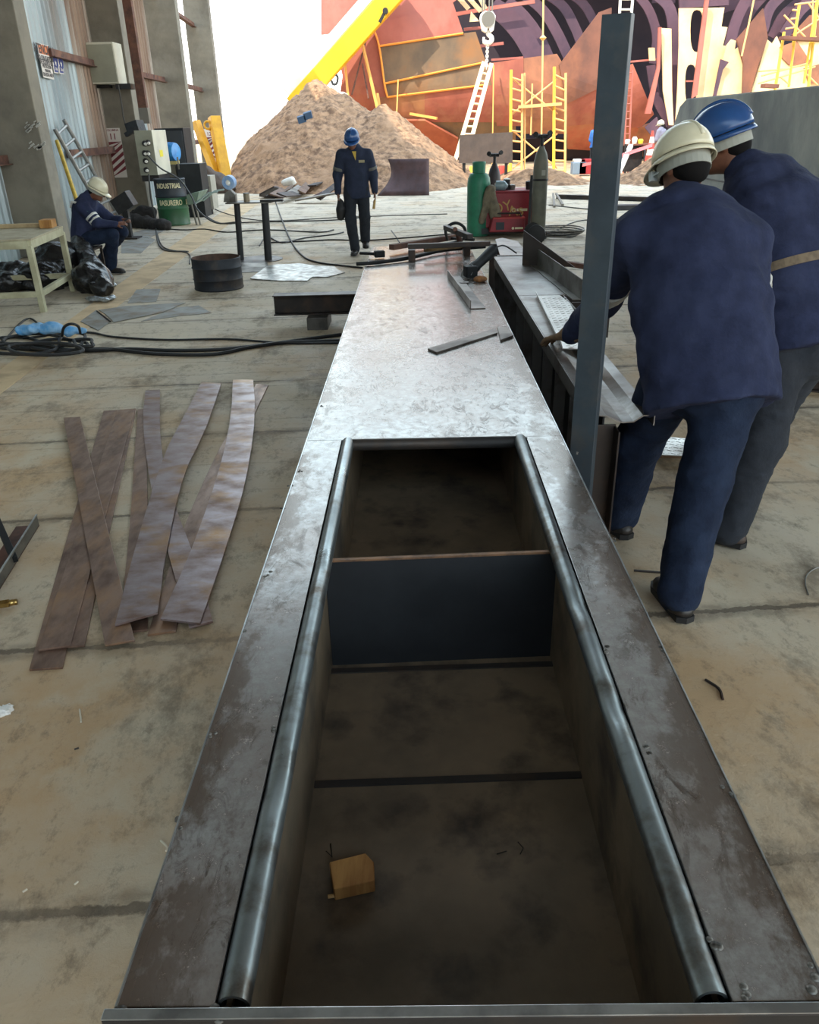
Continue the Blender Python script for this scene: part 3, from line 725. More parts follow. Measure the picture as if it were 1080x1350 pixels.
dA, dB = G(440,731,.675), G(725,720,.675)
obj('divider', MB().bar(V(HX0+.021,1.905,.492), V(HX1-.021,1.935,.492), .008, .366), M('divider_dark', (40,42,46), (30,32,36), 5, .6, .3), box)
setp(obj('divider_edge', MB().bar(V(HX0+.021,1.900,.675), V(HX1-.021,1.930,.675), .012, .006), M('rusty_edge', (140,104,76), (100,76,60), 20, .6, .4), box), 'rust brown top edge of the divider')
for y in (1035, 886):
    a, b = G(430, y, ZB+.008), G(680, y-4, ZB+.008)
    obj('floor_strip', MB().bar(V(HX0+.02,a.y,ZB+.010), V(HX1-.02,a.y+.02,ZB+.010), .02, .006), side_steel, box)  # thin dark strips across the hatch floor
# hollow half-round pipes edging the hatch
def pipe(x, r, y0, y1, z, dents):
    n, m = 20, 40; mb = MB(); outer, inner = [], []
    for i in range(m+1):
        y = y0+(y1-y0)*i/m; dz = sum(-.010*math.exp(-((y-d)/.03)**2) for d in dents)
        outer.append([(x+r*math.cos(2*PI*j/n), y, z+r*math.sin(2*PI*j/n)*(1)+dz*max(0, math.sin(2*PI*j/n))) for j in range(n)])
        inner.append([(x+(r-.005)*math.cos(2*PI*j/n), y, z+(r-.005)*math.sin(2*PI*j/n)+dz*max(0, math.sin(2*PI*j/n))) for j in range(n)])
    mb.grid(outer, closed_u=True); mb.grid(inner, closed_u=True)
    for a, b in ((outer[0], inner[0]), (outer[-1], inner[-1])): mb.grid([a, b], closed_u=True)
    return mb
obj('edge_pipe', pipe(HX0+.024, .0225, .662, HY1, TOP-.012, (1.05, 1.8)), pipe_steel, box, smooth=50)
obj('edge_pipe', pipe(HX1-.024, .0225, .662, HY1, TOP-.012, (.74, 1.25, 1.62)), pipe_steel, box, smooth=50)
obj('edge_pipe', MB().tube([V(HX0+.02,HY1-.006,TOP-.018), V(HX1-.02,HY1-.006,TOP-.018)], .022, 14), side_steel, box, smooth=50)
obj('front_flange', MB().box((X0-.012,Y0-.020,ZB),(X1+.03,Y0-.004,TOP+.003)), side_steel, box, bev=.002)
setp(obj('flange_edge', MB().box((X0-.012,Y0-.020,TOP+.0032),(X1+.03,Y0-.005,TOP+.006)), bright_steel, box, bev=.001), 'front flange top edge with its white gleam painted in')  # the white-lit look of this edge is put into its colour
obj('corner_edge', MB().bar(V(X0+.001,Y0,TOP+.001), V(X0+.001,Y1,TOP+.001), .003, .003).bar(V(X1-.001,Y0,TOP+.001), V(X1-.001,Y1,TOP+.001), .003, .003), bright_steel, box)
# tack welds
R3 = random.Random(11)
def bead(p, s=1.0):
    mb = MB(); 
    for k in range(3):
        q = Vector(p)+V(R3.uniform(-.007,.007)*s, R3.uniform(-.012,.012)*s, .001)
        a = R3.uniform(.003,.005)*s
        mb.lathe(q-V(0,0,a*.3), [(a*1.1,0),(a,a*.3),(a*.6,a*.5),(.0004,a*.6)], 9)
    return obj('weld_bead', mb, bead_m, box, smooth=60)
for px, py, s in [(160,1334,1.5),(237,1086,1),(282,968,1.1),(322,832,1),(352,757,1.1),(372,672,1),(383,640,1),(397,620,1),(425,535,1),(290,1326,1.6),(365,960,1.2),(421,745,1.1),(447,640,1),
                  (962,1045,1.2),(872,856,1),(813,712,1),(760,598,1),(1072,1288,1.5),(945,1254,1.5),(850,990,1.3),(797,856,1.2),(756,764,1.2),(735,700,1),(975,1306,1.4),(690,470,1),(457,585,1),(692,577,1)]:
    bead(G(px, py, TOP), s)
# supports under the box
ibm = mill('beam_steel', (62,54,50), (44,40,40), (80,62,52), .45, .5)
def ibeam(name, p, q, w, h, t, mat, lab, grp=None):
    mb = MB(); p, q = Vector(p), Vector(q)
    mb.bar(p+V(0,0,t/2), q+V(0,0,t/2), w, t).bar(p+V(0,0,h-t/2), q+V(0,0,h-t/2), w, t).bar(p+V(0,0,h/2), q+V(0,0,h/2), t, h-2*t)
    return setp(obj(name, mb, mat, bev=.002), lab, 'beam', grp)
fb = G(418, 433); yb = fb.y
zb0, zb1 = A(361, 410, yb+.05).z, A(361, 388, yb+.05).z
xl = A(361, 400, yb+.1).x
ibeam('steel_beam', V(xl, yb+.12, .12), V(.75, yb+.16, .12), .16, ZB-.12, .012, ibm, 'dark steel beam sticking out left from under the long box')
ibeam('steel_beam', V(-.35, 1.6, .0), V(.48, 1.6, .0), .16, ZB, .012, ibm, 'dark steel beam carrying the near end of the long box')
a, b = A(405,412,yb), A(432,412,yb)
setp(obj('steel_block', MB().box((a.x,yb-.06,0),(b.x,yb+.32,.118)).box((a.x-.0,yb-.075,0),(b.x,yb-.062,.118)), M('block_steel', (104,100,96), (80,76,74), 7, .5, .6), bev=.004), 'short steel block packed under the beam left of the box', 'block')
setp(obj('timber_packer', MB().box((.1,yb-.04,0),(.4,yb+.32,.118)), rust, bev=.004), 'packer under the beam hidden beneath the box', 'block')
# things on and in the box
wood = M('ochre_wood', (178,132,74), (146,100,52), 5, .8, stretch=(6,1,1))
wb = thing('wood_offcut', 'small ochre wood block lying on the floor inside the hatch', 'wood block', G(465,1150,ZB+.008))
P = [G(434,1136,ZB+.045), G(482,1124,ZB+.045), G(493,1136,ZB+.045), G(494,1160,ZB+.045), G(440,1172,ZB+.045)]
P = [V(p.x, p.y, ZB+.009) for p in P]
obj('block', MB().plate(P, .036), wood, wb, bev=.003)
p = P[4]; obj('peg', MB().tube([V(p.x-.014,p.y+.004,ZB+.017), V(p.x+.03,p.y+.012,ZB+.017)], .004, 6), M('peg_wood', (190,150,96)), wb)
wire = M('thin_wire', (40,36,32), rough=.5, metal=.6)
for i, pts in enumerate(([(430,1122),(438,1130),(436,1112)], [(655,1126),(668,1122)], [(683,1110),(690,1118),(686,1126)])):
    setp(obj('wire_scrap', MB().tube([G(x, y, ZB+.011) for x, y in pts], .0012, 5), wire), ['thin bent wire lying by the wood block in the hatch', 'tiny straight wire on the hatch floor', 'tiny hooked wire on the hatch floor'][i], 'wire')
# ---- things lying on the box top
offc = mill('offcut_steel', (120,110,102), (92,84,80), (70,58,52), .4, .7)
# steel angle: one leg flat, one upright on its left edge
def angle_on(name, a, b, w, h, z, t, mat, lab, side=1, cat='angle iron'):
    a, b = Vector(a), Vector(b); d = (b-a).normalized(); s = V(d.y, -d.x, 0)*side
    mb = MB().prism([a+V(0,0,z), b+V(0,0,z), b+s*w+V(0,0,z), a+s*w+V(0,0,z)], (0,0,t))
    mb.prism([a+V(0,0,z), b+V(0,0,z), b+s*t+V(0,0,z), a+s*t+V(0,0,z)], (0,0,h))
    return setp(obj(name, mb, mat, bev=.001), lab, cat)
a, b = G(620,408,TOP), G(590,366,TOP)
angle_on('angle_iron', V(a.x,a.y,0), V(b.x,b.y,0), .10, .055, TOP+.001, .006, offc, 'short angle iron standing on the box beside the grinder', 1)
q = MB().lathe(G(612,374,TOP)+V(0,0,.008), [(.012,0),(.034,0),(.034,.004),(.012,.004),(.012,0)], 20, caps=False)
setp(obj('washer', q, offc, smooth=40), 'flat washer lying on the short angle iron', 'washer')
P = [G(564,462,TOP), G(576,467,TOP), G(656,441,TOP), G(654,435,TOP)]
setp(obj('flat_bar_offcut', MB().plate([p+V(0,0,.001) for p in P], .010), offc, bev=.001), 'narrow flat bar offcut lying slanted across the box top', 'flat bar')
P = [G(656,434,TOP), G(660,451,TOP), G(677,445,TOP), G(668,433,TOP)]
setp(obj('plate_offcut', MB().plate([p+V(0,0,.001) for p in P], .012), offc, bev=.001), 'small square plate offcut at the right edge of the box top', 'plate')
# angle grinder
gm = M('grinder_black', (26,27,29), (18,19,21), 20, .6, spec=.25); gs = M('grinder_steel', (150,150,150), rough=.3, metal=.9)
gp = G(622,366,TOP); g_ = thing('angle_grinder', 'black angle grinder resting on the box top by the angle iron', 'grinder', gp)
h0, h1 = gp+V(-.005,.02,.05), A(650,337,gp.y+.30); h1 = V(h1.x, h1.y, TOP+.155)
d = (h1-h0).normalized()
obj('body', MB().tube([h0, h0+d*.06, h0+d*.10, h0+d*.2, h0+d*.27, h1], [.042,.044,.038,.038,.042,.044], 16), gm, g_, smooth=50)
obj('gear_head', MB().obox(h0+V(-.005,-.015,-.004), (.044,.012,0), (-.012,.046,0), (0,0,.042)), gm, g_, bev=.01)
obj('disc', MB().lathe(h0+V(-.030,-.005,-.02), [(.002,0),(.058,.002),(.058,.005),(.002,.006)], 24, axis=(-.6,-.4,.45)), gs, g_, smooth=30)
obj('guard', MB().lathe(h0+V(-.02,-.004,-.012), [(.03,0),(.062,0),(.062,.012)], 20, axis=(-.6,-.4,.45), caps=False), gs, g_, solid=.002)
obj('cord', MB().tube(smoothpath([h1, h1+d*.05, h1+V(.10,.10,.02), h1+V(.2,.1,-.04)], 6), .006, 8), black, g_)
a = G(632,372,TOP); setp(obj('rag_ball', solid_mesh([('e', a+V(0,0,.022), (.045,.035,.024)), ('e', a+V(.03,.015,.02), (.03,.03,.02))], .006, .01), M('orange_rag', (150,100,56), (110,74,48), 30, .9), smooth=180), 'small crumpled orange rag under the grinder head', 'rag')
# hammer at the far left corner
hp = G(493,340,TOP+.01); hm = thing('hammer', 'dark hammer lying at the far left corner of the box', 'hammer', hp)
obj('head', MB().obox(hp+V(.05,.02,.03), (.045,.01,0), (-.006,.03,0), (0,0,.028)), gm, hm, bev=.008)
obj('handle', MB().tube([hp+V(.03,.02,.03), hp+V(-.13,.16,.02)], .013, 8), gm, hm)
# bars, tubes and torches heaped at the far end
def zG(px, py, z): return G(px, py, z)
setp(obj('round_bar', MB().tube(smoothpath([G(470,348,TOP+.02), G(498,346,TOP+.02), G(540,340,TOP+.025), G(585,330,TOP+.03), G(640,325,TOP+.04)], 6), .016, 8), gm, smooth=50), 'long dark hose lying across the far end of the box', 'hose')
far = [('flat_bar', (516,326),(600,312), .06, 'rusty flat bar lying across the far end of the box', rust, .06),
       ('flat_bar', (588,300),(620,312), .05, 'short dark bar sticking up left from the heap of bars', ibm, .22),
       ('square_tube', (538,325),(646,321), .05, 'dark square tube on top of the heap of bars', ibm, .13),
       ('square_tube', (560,330),(632,322), .035, 'short ochre bar in the heap of bars', M('ochre_steel', (128,100,60), (92,72,48), 10, .6), .075)]
for nm, p, q, wd, lab, mt, z in far:
    a, b = G(*p, TOP+z), G(*q, TOP+z); setp(obj(nm, MB().bar(a, b, wd, wd*.8), mt, bev=.003), lab, 'bar')
for px, py in ((543,335),(615,328)): 
    a = G(px, py, TOP+.05); setp(obj('block_spacer', MB().box((a.x-.03,a.y-.1,TOP+.003),(a.x+.03,a.y+.1,TOP+.095)), ibm, bev=.003), 'small spacer block under the %s end of the heaped bars' % ('left' if px < 600 else 'right'), 'block')
lp = [G(590,316,TOP+.05), G(588,302,TOP+.2), G(600,294,TOP+.26), G(612,300,TOP+.22), G(612,314,TOP+.1), G(598,320,TOP+.04), G(575,322,TOP+.03), G(566,318,TOP+.03), G(580,314,TOP+.05), G(625,316,TOP+.06)]
setp(obj('welding_hose', MB().tube(smoothpath(lp, 8), .014, 8), black, smooth=60), 'black welding hose looped above the heap of bars', 'hose')
setp(obj('welding_torch', MB().tube(smoothpath([G(600,302,TOP+.25), G(604,310,TOP+.18), G(607,321,TOP+.1)], 5), [.02]*6+[.026]*5, 8), rust, smooth=60), 'brown torch handle leaning on the heap of bars', 'torch')
setp(obj('bent_rod', MB().tube(smoothpath([G(516,304), G(522,312), G(527,320)], 5), .012, 6), ibm), 'thin bent rod on the floor past the far end of the box', 'rod')
# ================================================================== second girder at right, post, plates
GX0, GX1, GY0, GY1, GT = .690, .985, 2.95, 7.1, .72
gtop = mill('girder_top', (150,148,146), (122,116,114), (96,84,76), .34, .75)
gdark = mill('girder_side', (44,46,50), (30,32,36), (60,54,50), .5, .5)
gd = thing('steel_girder', 'long narrow steel girder with a dark ribbed side, standing right of the box', 'girder', (.83, 5, 0))
# folded near plate: flat, then a valley and a lip
pr = [(.690, GT-.05), (.690, GT), (.735, GT-.002), (.80, GT-.03), (.845, GT-.028), (.88, GT-.004), (.925, GT), (.925, GT-.045)]
t1, t2 = [(x, 2.93, z) for x, z in pr], [(x, 4.05, z) for x, z in pr]
obj('folded_plate', MB().grid([t1, t2]), gtop, gd, solid=.005)
obj('top_plate', MB().box((GX0, 4.06, GT-.006), (.93, 5.35, GT)), gtop, gd, bev=.001)
obj('top_plate', MB().box((GX0, 5.36, GT-.006), (1.0, GY1, GT)), gtop, gd, bev=.001)
obj('edge_angle', MB().box((GX0-.006, 2.95, GT-.07), (GX0, GY1, GT-.002)), gtop, gd)
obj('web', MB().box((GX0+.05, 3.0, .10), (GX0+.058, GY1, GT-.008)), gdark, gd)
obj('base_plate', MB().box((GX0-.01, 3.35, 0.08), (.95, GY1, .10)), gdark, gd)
for k in range(3): obj('foot_beam', MB().box((GX0-.02, 3.6+k*1.5, 0), (.94, 3.72+k*1.5, .08)), ibm, gd)
for k in range(11):
    y = 3.0+k*.40; obj('rib', MB().box((GX0-.005, y, .10), (GX0+.05, y+.014, GT-.072)), gtop, gd)
obj('end_channel', MB().box((GX0+.012,2.975,.02),(GX0+.10,2.985,GT-.055)).box((GX0+.092,2.90,.02),(GX0+.10,2.975,GT-.06)), ibm, gd, bev=.002)
tp = mill('tread_plate', (196,194,190), (170,166,162), (140,132,126), .32, .7)
# checkered tread plate laid on it, its left edge turned down
P = [G(693,388,GT+.01), G(713,447,GT+.01), G(722,458,GT+.01), G(800,452,GT+.01), G(768,400,GT+.01), G(745,386,GT+.01)]
P = [V(.80, 5.30, GT+.004), V(.735, 3.93, GT+.004), V(.90, 3.90, GT+.004), V(.97, 5.05, GT+.004), V(.95, 5.30, GT+.004)]
t = thing('tread_plate', 'pale checkered tread plate laid on the girder under the gloved hand', 'plate', V(.86, 4.6, GT+.004))
obj('sheet', MB().plate(P, .005), tp, t)
for k in range(22):
    mb = MB(); y = 3.98+k*.058
    for j in range(5):
        xx = .770+.0475*(y-3.93)+j*.034; dx = .010 if (k+j) % 2 else .004
        mb.bar(V(xx-.010, y-dx, GT+.0095), V(xx+.010, y+dx, GT+.0095), .005, .003)
    obj('raised_pattern', mb, tp, t)
a = [V(.80,5.30,GT+.0045), V(.735,3.93,GT+.0045)]
obj('turned_edge', MB().prism([a[0], a[1], a[1]+V(-.012,0,.035), a[0]+V(-.012,0,.035)], (.004,0,0)), tp, t)
# upright post
postm = mill('post_steel', (76,86,94), (60,68,76), (88,88,88), .45, .6)
ps = MB(); c = V(.607, 2.735, 0); an = math.radians(-27)
def R_(x, y): return V(c.x+x*math.cos(an)-y*math.sin(an), c.y+x*math.sin(an)+y*math.cos(an), 0)
hw, dp, tk = .044, .042, .006
prof = [R_(-hw,0), R_(hw,0), R_(hw,dp), R_(hw-tk,dp), R_(hw-tk,tk), R_(-hw+tk,tk), R_(-hw+tk,dp), R_(-hw,dp)]
t = thing('steel_post', 'tall dark steel channel standing upright between the box and the girder', 'post', c)
ps.prism(prof, (0,0,2.035)); obj('channel', ps, postm, t, bev=.002)
obj('foot_plate', MB().box((.55,2.69,0),(.668,2.80,.008)), ibm, t)
# upright lip angle, ladder frame, gusset beyond
lipm = mill('lip_steel', (128,126,120), (100,98,94), (80,72,64), .45, .6)
a, b = G(747,392,GT+.0), G(697,345,GT+.0)
q = setp(obj('angle_iron', MB().prism([V(1.06,5.16,GT+.001), V(.98,6.55,GT+.001), V(.98,6.55,GT+.13), V(1.06,5.16,GT+.13)], (.006,0,0)).prism([V(1.066,5.16,GT+.001), V(.986,6.55,GT+.001), V(.93,6.55,GT+.001), V(1.01,5.16,GT+.001)], (0,0,.006)), lipm, bev=.001), 'long angle iron standing on the girder before the slatted frame', 'angle iron')
fr = thing('slatted_frame', 'dark slatted steel frame lying level right of the girder', 'frame', V(1.18, 6.2, 0))
for k in range(7): obj('slat', MB().box((1.09,5.35+k*.24,.46),(1.28,5.36+k*.24,.62)), ibm, fr)
for x in (1.07, 1.28): obj('side_rail', MB().box((x,5.3,.44),(x+.012,7.0,.62)), ibm, fr)
for x in (1.09, 1.24):
    for y in (5.4, 6.9): obj('leg', MB().box((x,y,0),(x+.04,y+.04,.45)), ibm, fr)
a = [V(.90,6.62,GT+.001), V(1.28,6.40,GT+.001), V(.905,6.60,GT+.26)]
setp(obj('gusset_plate', MB().prism([V(.865,6.60,GT+.001), V(1.26,6.45,GT+.001), V(.865,6.60,GT+.27)], (.004,.010,0)), ibm, bev=.001), 'dark triangular gusset plate standing on the far end of the girder', 'plate')
a, b = G(700,316,GT), G(775,342,.62)
setp(obj('flat_bar', MB().bar(V(1.10,7.3,.66), V(1.75,6.75,.62), .05, .04), rust, bev=.003), 'rusty bar lying across the slatted frame toward the post', 'bar')
setp(obj('bent_flat', MB().plate([V(.74,7.12,GT), V(.98,7.12,GT), V(1.0,8.0,GT), V(.88,8.3,GT), V(.80,8.2,GT)], .006), gtop), 'bent bright plate at the far end of the girder', 'plate')
setp(obj('trestle', MB().box((.72,7.14,.02),(.98,7.2,GT-.001)).box((.72,7.9,.02),(.98,7.96,GT-.001)).box((.72,7.14,0),(.98,7.96,.02)), ibm), 'low trestle under the bent bright plate', 'trestle')
# ================================================================== left side of the shop
ins = lambda lst, z=0: [G(x, y, z) for x, y in lst]
# ---- heap of flat bars
fbm = mill('flat_bar_rusty', (146,120,106), (100,76,64), (160,124,94), .40, .5, sc=6, s3=3.5, stretch=(1.6,.7,1))
fbb = mill('flat_bar_bluish', (160,148,152), (116,86,70), (154,116,72), .32, .6, sc=5.5, s3=3.2, stretch=(.8,1.3,1))
BAR_G = 'flat bars lying fanned on the floor left of the box'
def fbar(poly, lvl, mt, lab, th=.009):
    """outline on the floor, resting lvl layers up"""
    z = .001 + lvl*.0105
    P = ins(poly, z); n = len(P)//2
    if len(P) > 8:
        mb = MB(); L, R_2 = P[:n], P[n:][::-1]; up = V(0,0,th)
        mb.grid([L, [p+up for p in L], [p+up for p in R_2], R_2, L]); mb.add([L[0], R_2[0], R_2[0]+up, L[0]+up], [(0,1,2,3)]); mb.add([L[-1], R_2[-1], R_2[-1]+up, L[-1]+up], [(3,2,1,0)])
        return setp(obj('flat_bar', mb, mt), lab, 'flat bar', BAR_G)
    return setp(obj('flat_bar', MB().plate(P, th), mt, bev=.0012), lab, 'flat bar', BAR_G)
def curve(*pts):
    """twelve evenly spaced points along a bent edge"""
    P = smoothpath([(x, y, 0) for x, y in pts], 8); d = [0.0]
    for a, b in zip(P[:-1], P[1:]): d.append(d[-1]+(b-a).length)
    d = np.array(d)/d[-1]; t = np.linspace(0, 1, 12)
    return list(zip(np.interp(t, d, [p.x for p in P]), np.interp(t, d, [p.y for p in P])))
fbar([(137,543),(157,542),(83,882),(39,885)], 0, fbm, 'flat bar whose end sticks out lowest of the fan')
fbar([(170,541),(180,540),(112,853),(86,855)], 0, fbm, 'narrow flat bar showing its square end right beside the two lowest bars')
fbar(curve((182,541),(178,600),(171,700),(158,836)) + curve((195,832),(196,720),(194,620),(192,541)), 0, fbm, 'flat bar lying nearly straight away, its end under the wide bar in the middle')
fbar(curve((338,507),(318,545),(286,600),(240,705),(195,839))+curve((232,834),(258,735),(300,640),(330,560),(354,509)), 0, fbm, 'flat bar poking out at the far right end under the curved one')
fbar(curve((192,516),(189,560),(199,640),(226,745),(250,829))+curve((281,821),(256,735),(232,670),(213,592),(211,515)), 1, fbb, 'bowed flat bar curling under the wide middle bar')
fbar([(155,542),(178,540),(93,853),(51,859)], 1, fbm, 'long scratched flat bar running down to the lower left of the fan')
fbar([(84,552),(106,551),(178,846),(139,853)], 2, fbm, 'flat bar with two dark stains near its far end, leaning leftmost')
fbar(curve((266,505),(244,548),(215,607),(180,720),(152,826))+curve((208,810),(222,715),(243,628),(270,570),(292,507)), 3, fbb, 'widest flat bar on top in the middle of the fan, rust spotted')
fbar(curve((307,502),(304,554),(288,625),(252,728),(212,818))+curve((264,824),(301,715),(324,635),(336,554),(334,502)), 2, fbb, 'curved shiny flat bar on top at the right of the fan')
# stains painted on one bar are its own marks
st = M('burnt_stain', (62,56,54), rough=.6)
# ---- angle steel and bits at the left margin
c = ins([(-40,842),(52,693)])
an = thing('steel_channel', 'short bright edged steel channel cut off by the left edge of the photo', 'channel', G(20,760))
d = (c[1]-c[0]).normalized(); s = V(-d.y, d.x, 0)
obj('flange', MB().prism([c[0], c[1], c[1]+V(0,0,.06), c[0]+V(0,0,.06)], s*.007), lipm, an, bev=.001)
obj('web', MB().prism([c[0], c[1], c[1]+s*.11, c[0]+s*.11], (0,0,.006)), rust, an)
obj('lip_edge', MB().bar(c[0]+V(0,0,.062), c[1]+V(0,0,.062), .008, .004), bright_steel, an)
a, b = G(-6,700,.03), G(20,742,.02)
setp(obj('dark_bar', MB().bar(G(-10,672,.075), G(19,738,.03), .03, .03), gm, bev=.002), 'short black bar leaning on the steel channel at the left edge', 'bar')
p = G(6,803); brass = M('brass', (176,146,88), (140,110,62), 20, .3, .9)
t = thing('brass_fitting', 'small brass hex fitting on the floor at the left edge', 'fitting', p)
obj('body', MB().lathe(p+V(-.03,0,.02), [(.018,0),(.018,.05)], 6, axis=(1,.3,0)), brass, t); obj('thread', MB().lathe(p+V(.018,.015,.02), [(.012,0),(.013,.008),(.012,.016),(.013,.024),(.012,.03)], 14, axis=(1,.3,0)), brass, t)
p = G(3,942); setp(obj('crumpled_paper', solid_mesh([('e', p+V(0,0,.014), (.03,.022,.014)), ('e', p+V(.016,.01,.012), (.018,.02,.012)), ('e', p+V(-.02,-.01,.012), (.02,.016,.013))], .004, .006, disp=lambda q: .005*noise3(q, 160, 3)), M('paper_white', (226,226,222), rough=.8), smooth=20), 'crumpled white paper on the floor at the left edge', 'paper')
for i, (pts, lab) in enumerate([(((105,935),(107,952)), 'pale splinter standing out on the dusty floor left of the box'), (((98,988),(104,986)), 'tiny grey chip on the dusty floor'), (((212,1108),(220,1116),(219,1122)), 'bent pale wire by the left side of the box'),
                   (((30,1176),(36,1172)), 'pale chip lying in the floor joint at lower left'), (((98,1166),(103,1162)), 'small pale chip beside the floor joint'), (((930,896),(948,908),(953,922)), 'curled dark strip on the floor right of the box'), (((836,752),(876,755)), 'short dark rod on the floor by the worker with the white helmet')]):
    P = ins(pts, .006); setp(obj('floor_scrap', MB().tube(smoothpath(P, 4) if len(P) > 2 else P, .005 if i > 4 else .003, 6), ibm if i in (1, 5, 6) else M('pale_chip', (206,196,176), rough=.8)), lab, 'scrap')
setp(obj('wire_loop', MB().tube(smoothpath(ins([(1066,784),(1062,770),(1064,758),(1074,750),(1084,748)], .004), 5), .003, 6), lipm), 'bent thin wire on the floor at the right edge', 'wire')
# ---- cut-down drum
dm = mill('drum_black', (40,44,52), (30,32,38), (66,56,50), .5, .3); dr_in = M('drum_inside', (96,70,58), (70,54,46), 8, .8)
p = G(283,385); ctr = V(p.x, p.y+.27, 0); ht = A(283,343,ctr.y-.27).z; rd = .295
t = thing('cut_drum', 'black cut down oil drum standing open on the floor', 'drum', ctr)
obj('shell', MB().lathe(ctr, [(rd,0),(rd+.006,.012),(rd,.03),(rd,ht*.30),(rd+.008,ht*.33),(rd,ht*.36),(rd,ht*.66),(rd+.010,ht*.70),(rd,ht*.74),(rd,ht-.004),(rd-.006,ht)], 44, caps=False), dm, t, smooth=40)
obj('inner_shell', MB().lathe(ctr, [(.001,.02),(rd-.01,.02),(rd-.01,ht-.002),(rd-.006,ht)], 44, caps=False), dr_in, t, smooth=40)
# ---- stand with two posts, plate on top
s1, s2 = G(318,343), G(354,343)
t = thing('post_stand', 'low bench of two black posts carrying a narrow grey plate', 'stand', (s1+s2)/2)
H1 = A(302,266,s1.y+.15).z
tops = [A(312,266,s1.y+.1), A(349,266,s2.y+.1)]
for a, b, r in ((s1, tops[0], .045), (s2, tops[1], .055)): obj('post', MB().tube([a, V(b.x, b.y, H1-.02)], r, 16), black, t, smooth=40)
obj('top_plate', MB().box((A(297,266,s1.y).x, s1.y-.02, H1-.02), (A(358,266,s1.y).x, s1.y+.35, H1)), lipm, t, bev=.003)
obj('top_bar', MB().box((A(343,264,s1.y).x, s1.y-.03, H1-.0), (A(373,264,s1.y).x, s1.y+.06, H1+.03)), black, t, bev=.003)
obj('base_plate', MB().lathe((s1+s2)/2+V(.05,.05,0), [(.001,0),(.36,0),(.36,.008),(.001,.008)], 28), ibm, t)
k = V(A(302,260,s1.y+.1).x, s1.y+.1, H1); setp(obj('steel_lump', MB().prism([k+V(-.09,0,0), k+V(.09,0,0), k+V(.09,0,.10), k+V(.02,0,.17), k+V(-.06,0,.12)], (0,.14,0)), lipm, bev=.006), 'grey steel lump at the left end of the post bench', 'block')
k = V(A(325,262,s1.y+.1).x, s1.y+.12, H1); tcan = thing('tin_can', 'small dull tin can on the post bench', 'can', k); obj('body', MB().lathe(k, [(.045,0),(.045,.10),(.04,.108)], 18), M('tin', (140,126,104), rough=.5, metal=.4), tcan, smooth=40); obj('lid', MB().lathe(k, [(.047,.104),(.047,.118)], 18), lipm, tcan)
# tape roll and rags on the far floor behind it
p = A(304,244,s1.y+.3)
k = V(p.x, s1.y+.2, H1); bl = M('blue_tape', (130,166,214), (170,196,226), 12, .4)
k = V(A(304,246,s1.y+.15).x-.02, s1.y+.16, H1+.17)
tr = thing('tape_roll', 'pale blue roll propped on the steel lump of the bench', 'roll', k); obj('roll', MB().lathe(k+V(0,-.06,.09), [(.04,0),(.095,0),(.095,.09),(.04,.09),(.04,0)], 26, axis=(.25,1,.1), caps=False), bl, tr, smooth=40)
obj('core', MB().lathe(k+V(0,-.055,.09), [(.025,0),(.04,0),(.04,.095),(.025,.095),(.025,0)], 20, axis=(.25,1,.1), caps=False), whitep, tr, smooth=40)
# ---- ragged pale sheet on the floor
shp = mill('torn_sheet', (170,174,172), (104,102,96), (84,76,68), .30, .35, sc=9)
setp(obj('torn_sheet', MB().plate(ins([(330,368),(352,352),(362,350),(395,348),(420,352),(441,352),(446,357),(455,360),(432,366),(412,366),(405,371),(368,371),(340,369)], .002), .012), shp), 'ragged pale sheet lying on the floor in front of the post bench', 'sheet')
setp(obj('thin_sheet', MB().plate(ins([(314,360),(318,346),(352,345),(356,358)], .0015), .006), lipm), 'thin grey sheet lying under the foot of the post bench', 'sheet')
# flat steel sheets on the floor at left
shg = mill('floor_sheet', (150,150,146), (124,120,112), (130,110,90), .5, .35)
for i, (poly, lab) in enumerate([([(168,400),(180,382),(212,381),(206,398)], 'small grey sheet with a seam, left of the cut drum'), ([(140,415),(130,409),(165,404),(245,399),(215,412),(150,425)], 'stained steel sheet lying below the small grey sheet'),
                   ([(186,424),(232,406),(262,403),(279,413),(236,417)], 'pointed steel sheet lying nearest the cut drum'), ([(106,424),(127,409),(146,424),(130,436)], 'dusty sheet beside the pale floor strip'),
                   ([(160,320),(190,310),(205,316),(186,334),(160,334)], 'loose sheet on the floor by the seated worker'), ([(165,310),(200,300),(222,302),(196,314)], 'loose sheet on the floor near the rag heap')]):
    setp(obj('steel_sheet', MB().plate(ins(poly, .001+.0045*(i % 2)), .004), shg), lab, 'sheet')
setp(obj('thin_rod', MB().tube(ins([(128,410),(146,424)], .014), .008, 6), ibm), 'thin dark rod across the stained sheet', 'rod')
# ---- work table
tm = M('table_paint', (186,182,152), (166,160,130), 5, .6, c3=(150,144,118)); tt = M('table_top', (176,166,140), (150,138,112), 5, .7)
fr_, br_ = G(58,411), G(97,384); HTb = A(42,317,fr_.y+.02).z
t = thing('work_table', 'cream painted steel work table with a board on it', 'table', V(fr_.x-.35, (fr_.y+br_.y)/2, 0))
d = (br_-fr_); L = d.length; d.normalize(); sd = V(-d.y, d.x, 0)   # towards the wall
wd = 1.05
cn = [fr_, br_, fr_+sd*wd, br_+sd*wd]
for q in cn: obj('leg', MB().bar(q, q+V(0,0,HTb-.05), .06, .06, up=(0,1,0)), tm, t, bev=.003)
for a, b in ((0,1),(0,2),(1,3),(2,3)):
    obj('apron', MB().bar(cn[a]+V(0,0,HTb-.04), cn[b]+V(0,0,HTb-.04), .05, .08), tm, t, bev=.003)
    obj('lower_rail', MB().bar(cn[a]+V(0,0,.19), cn[b]+V(0,0,.19), .05, .06), tm, t, bev=.003)
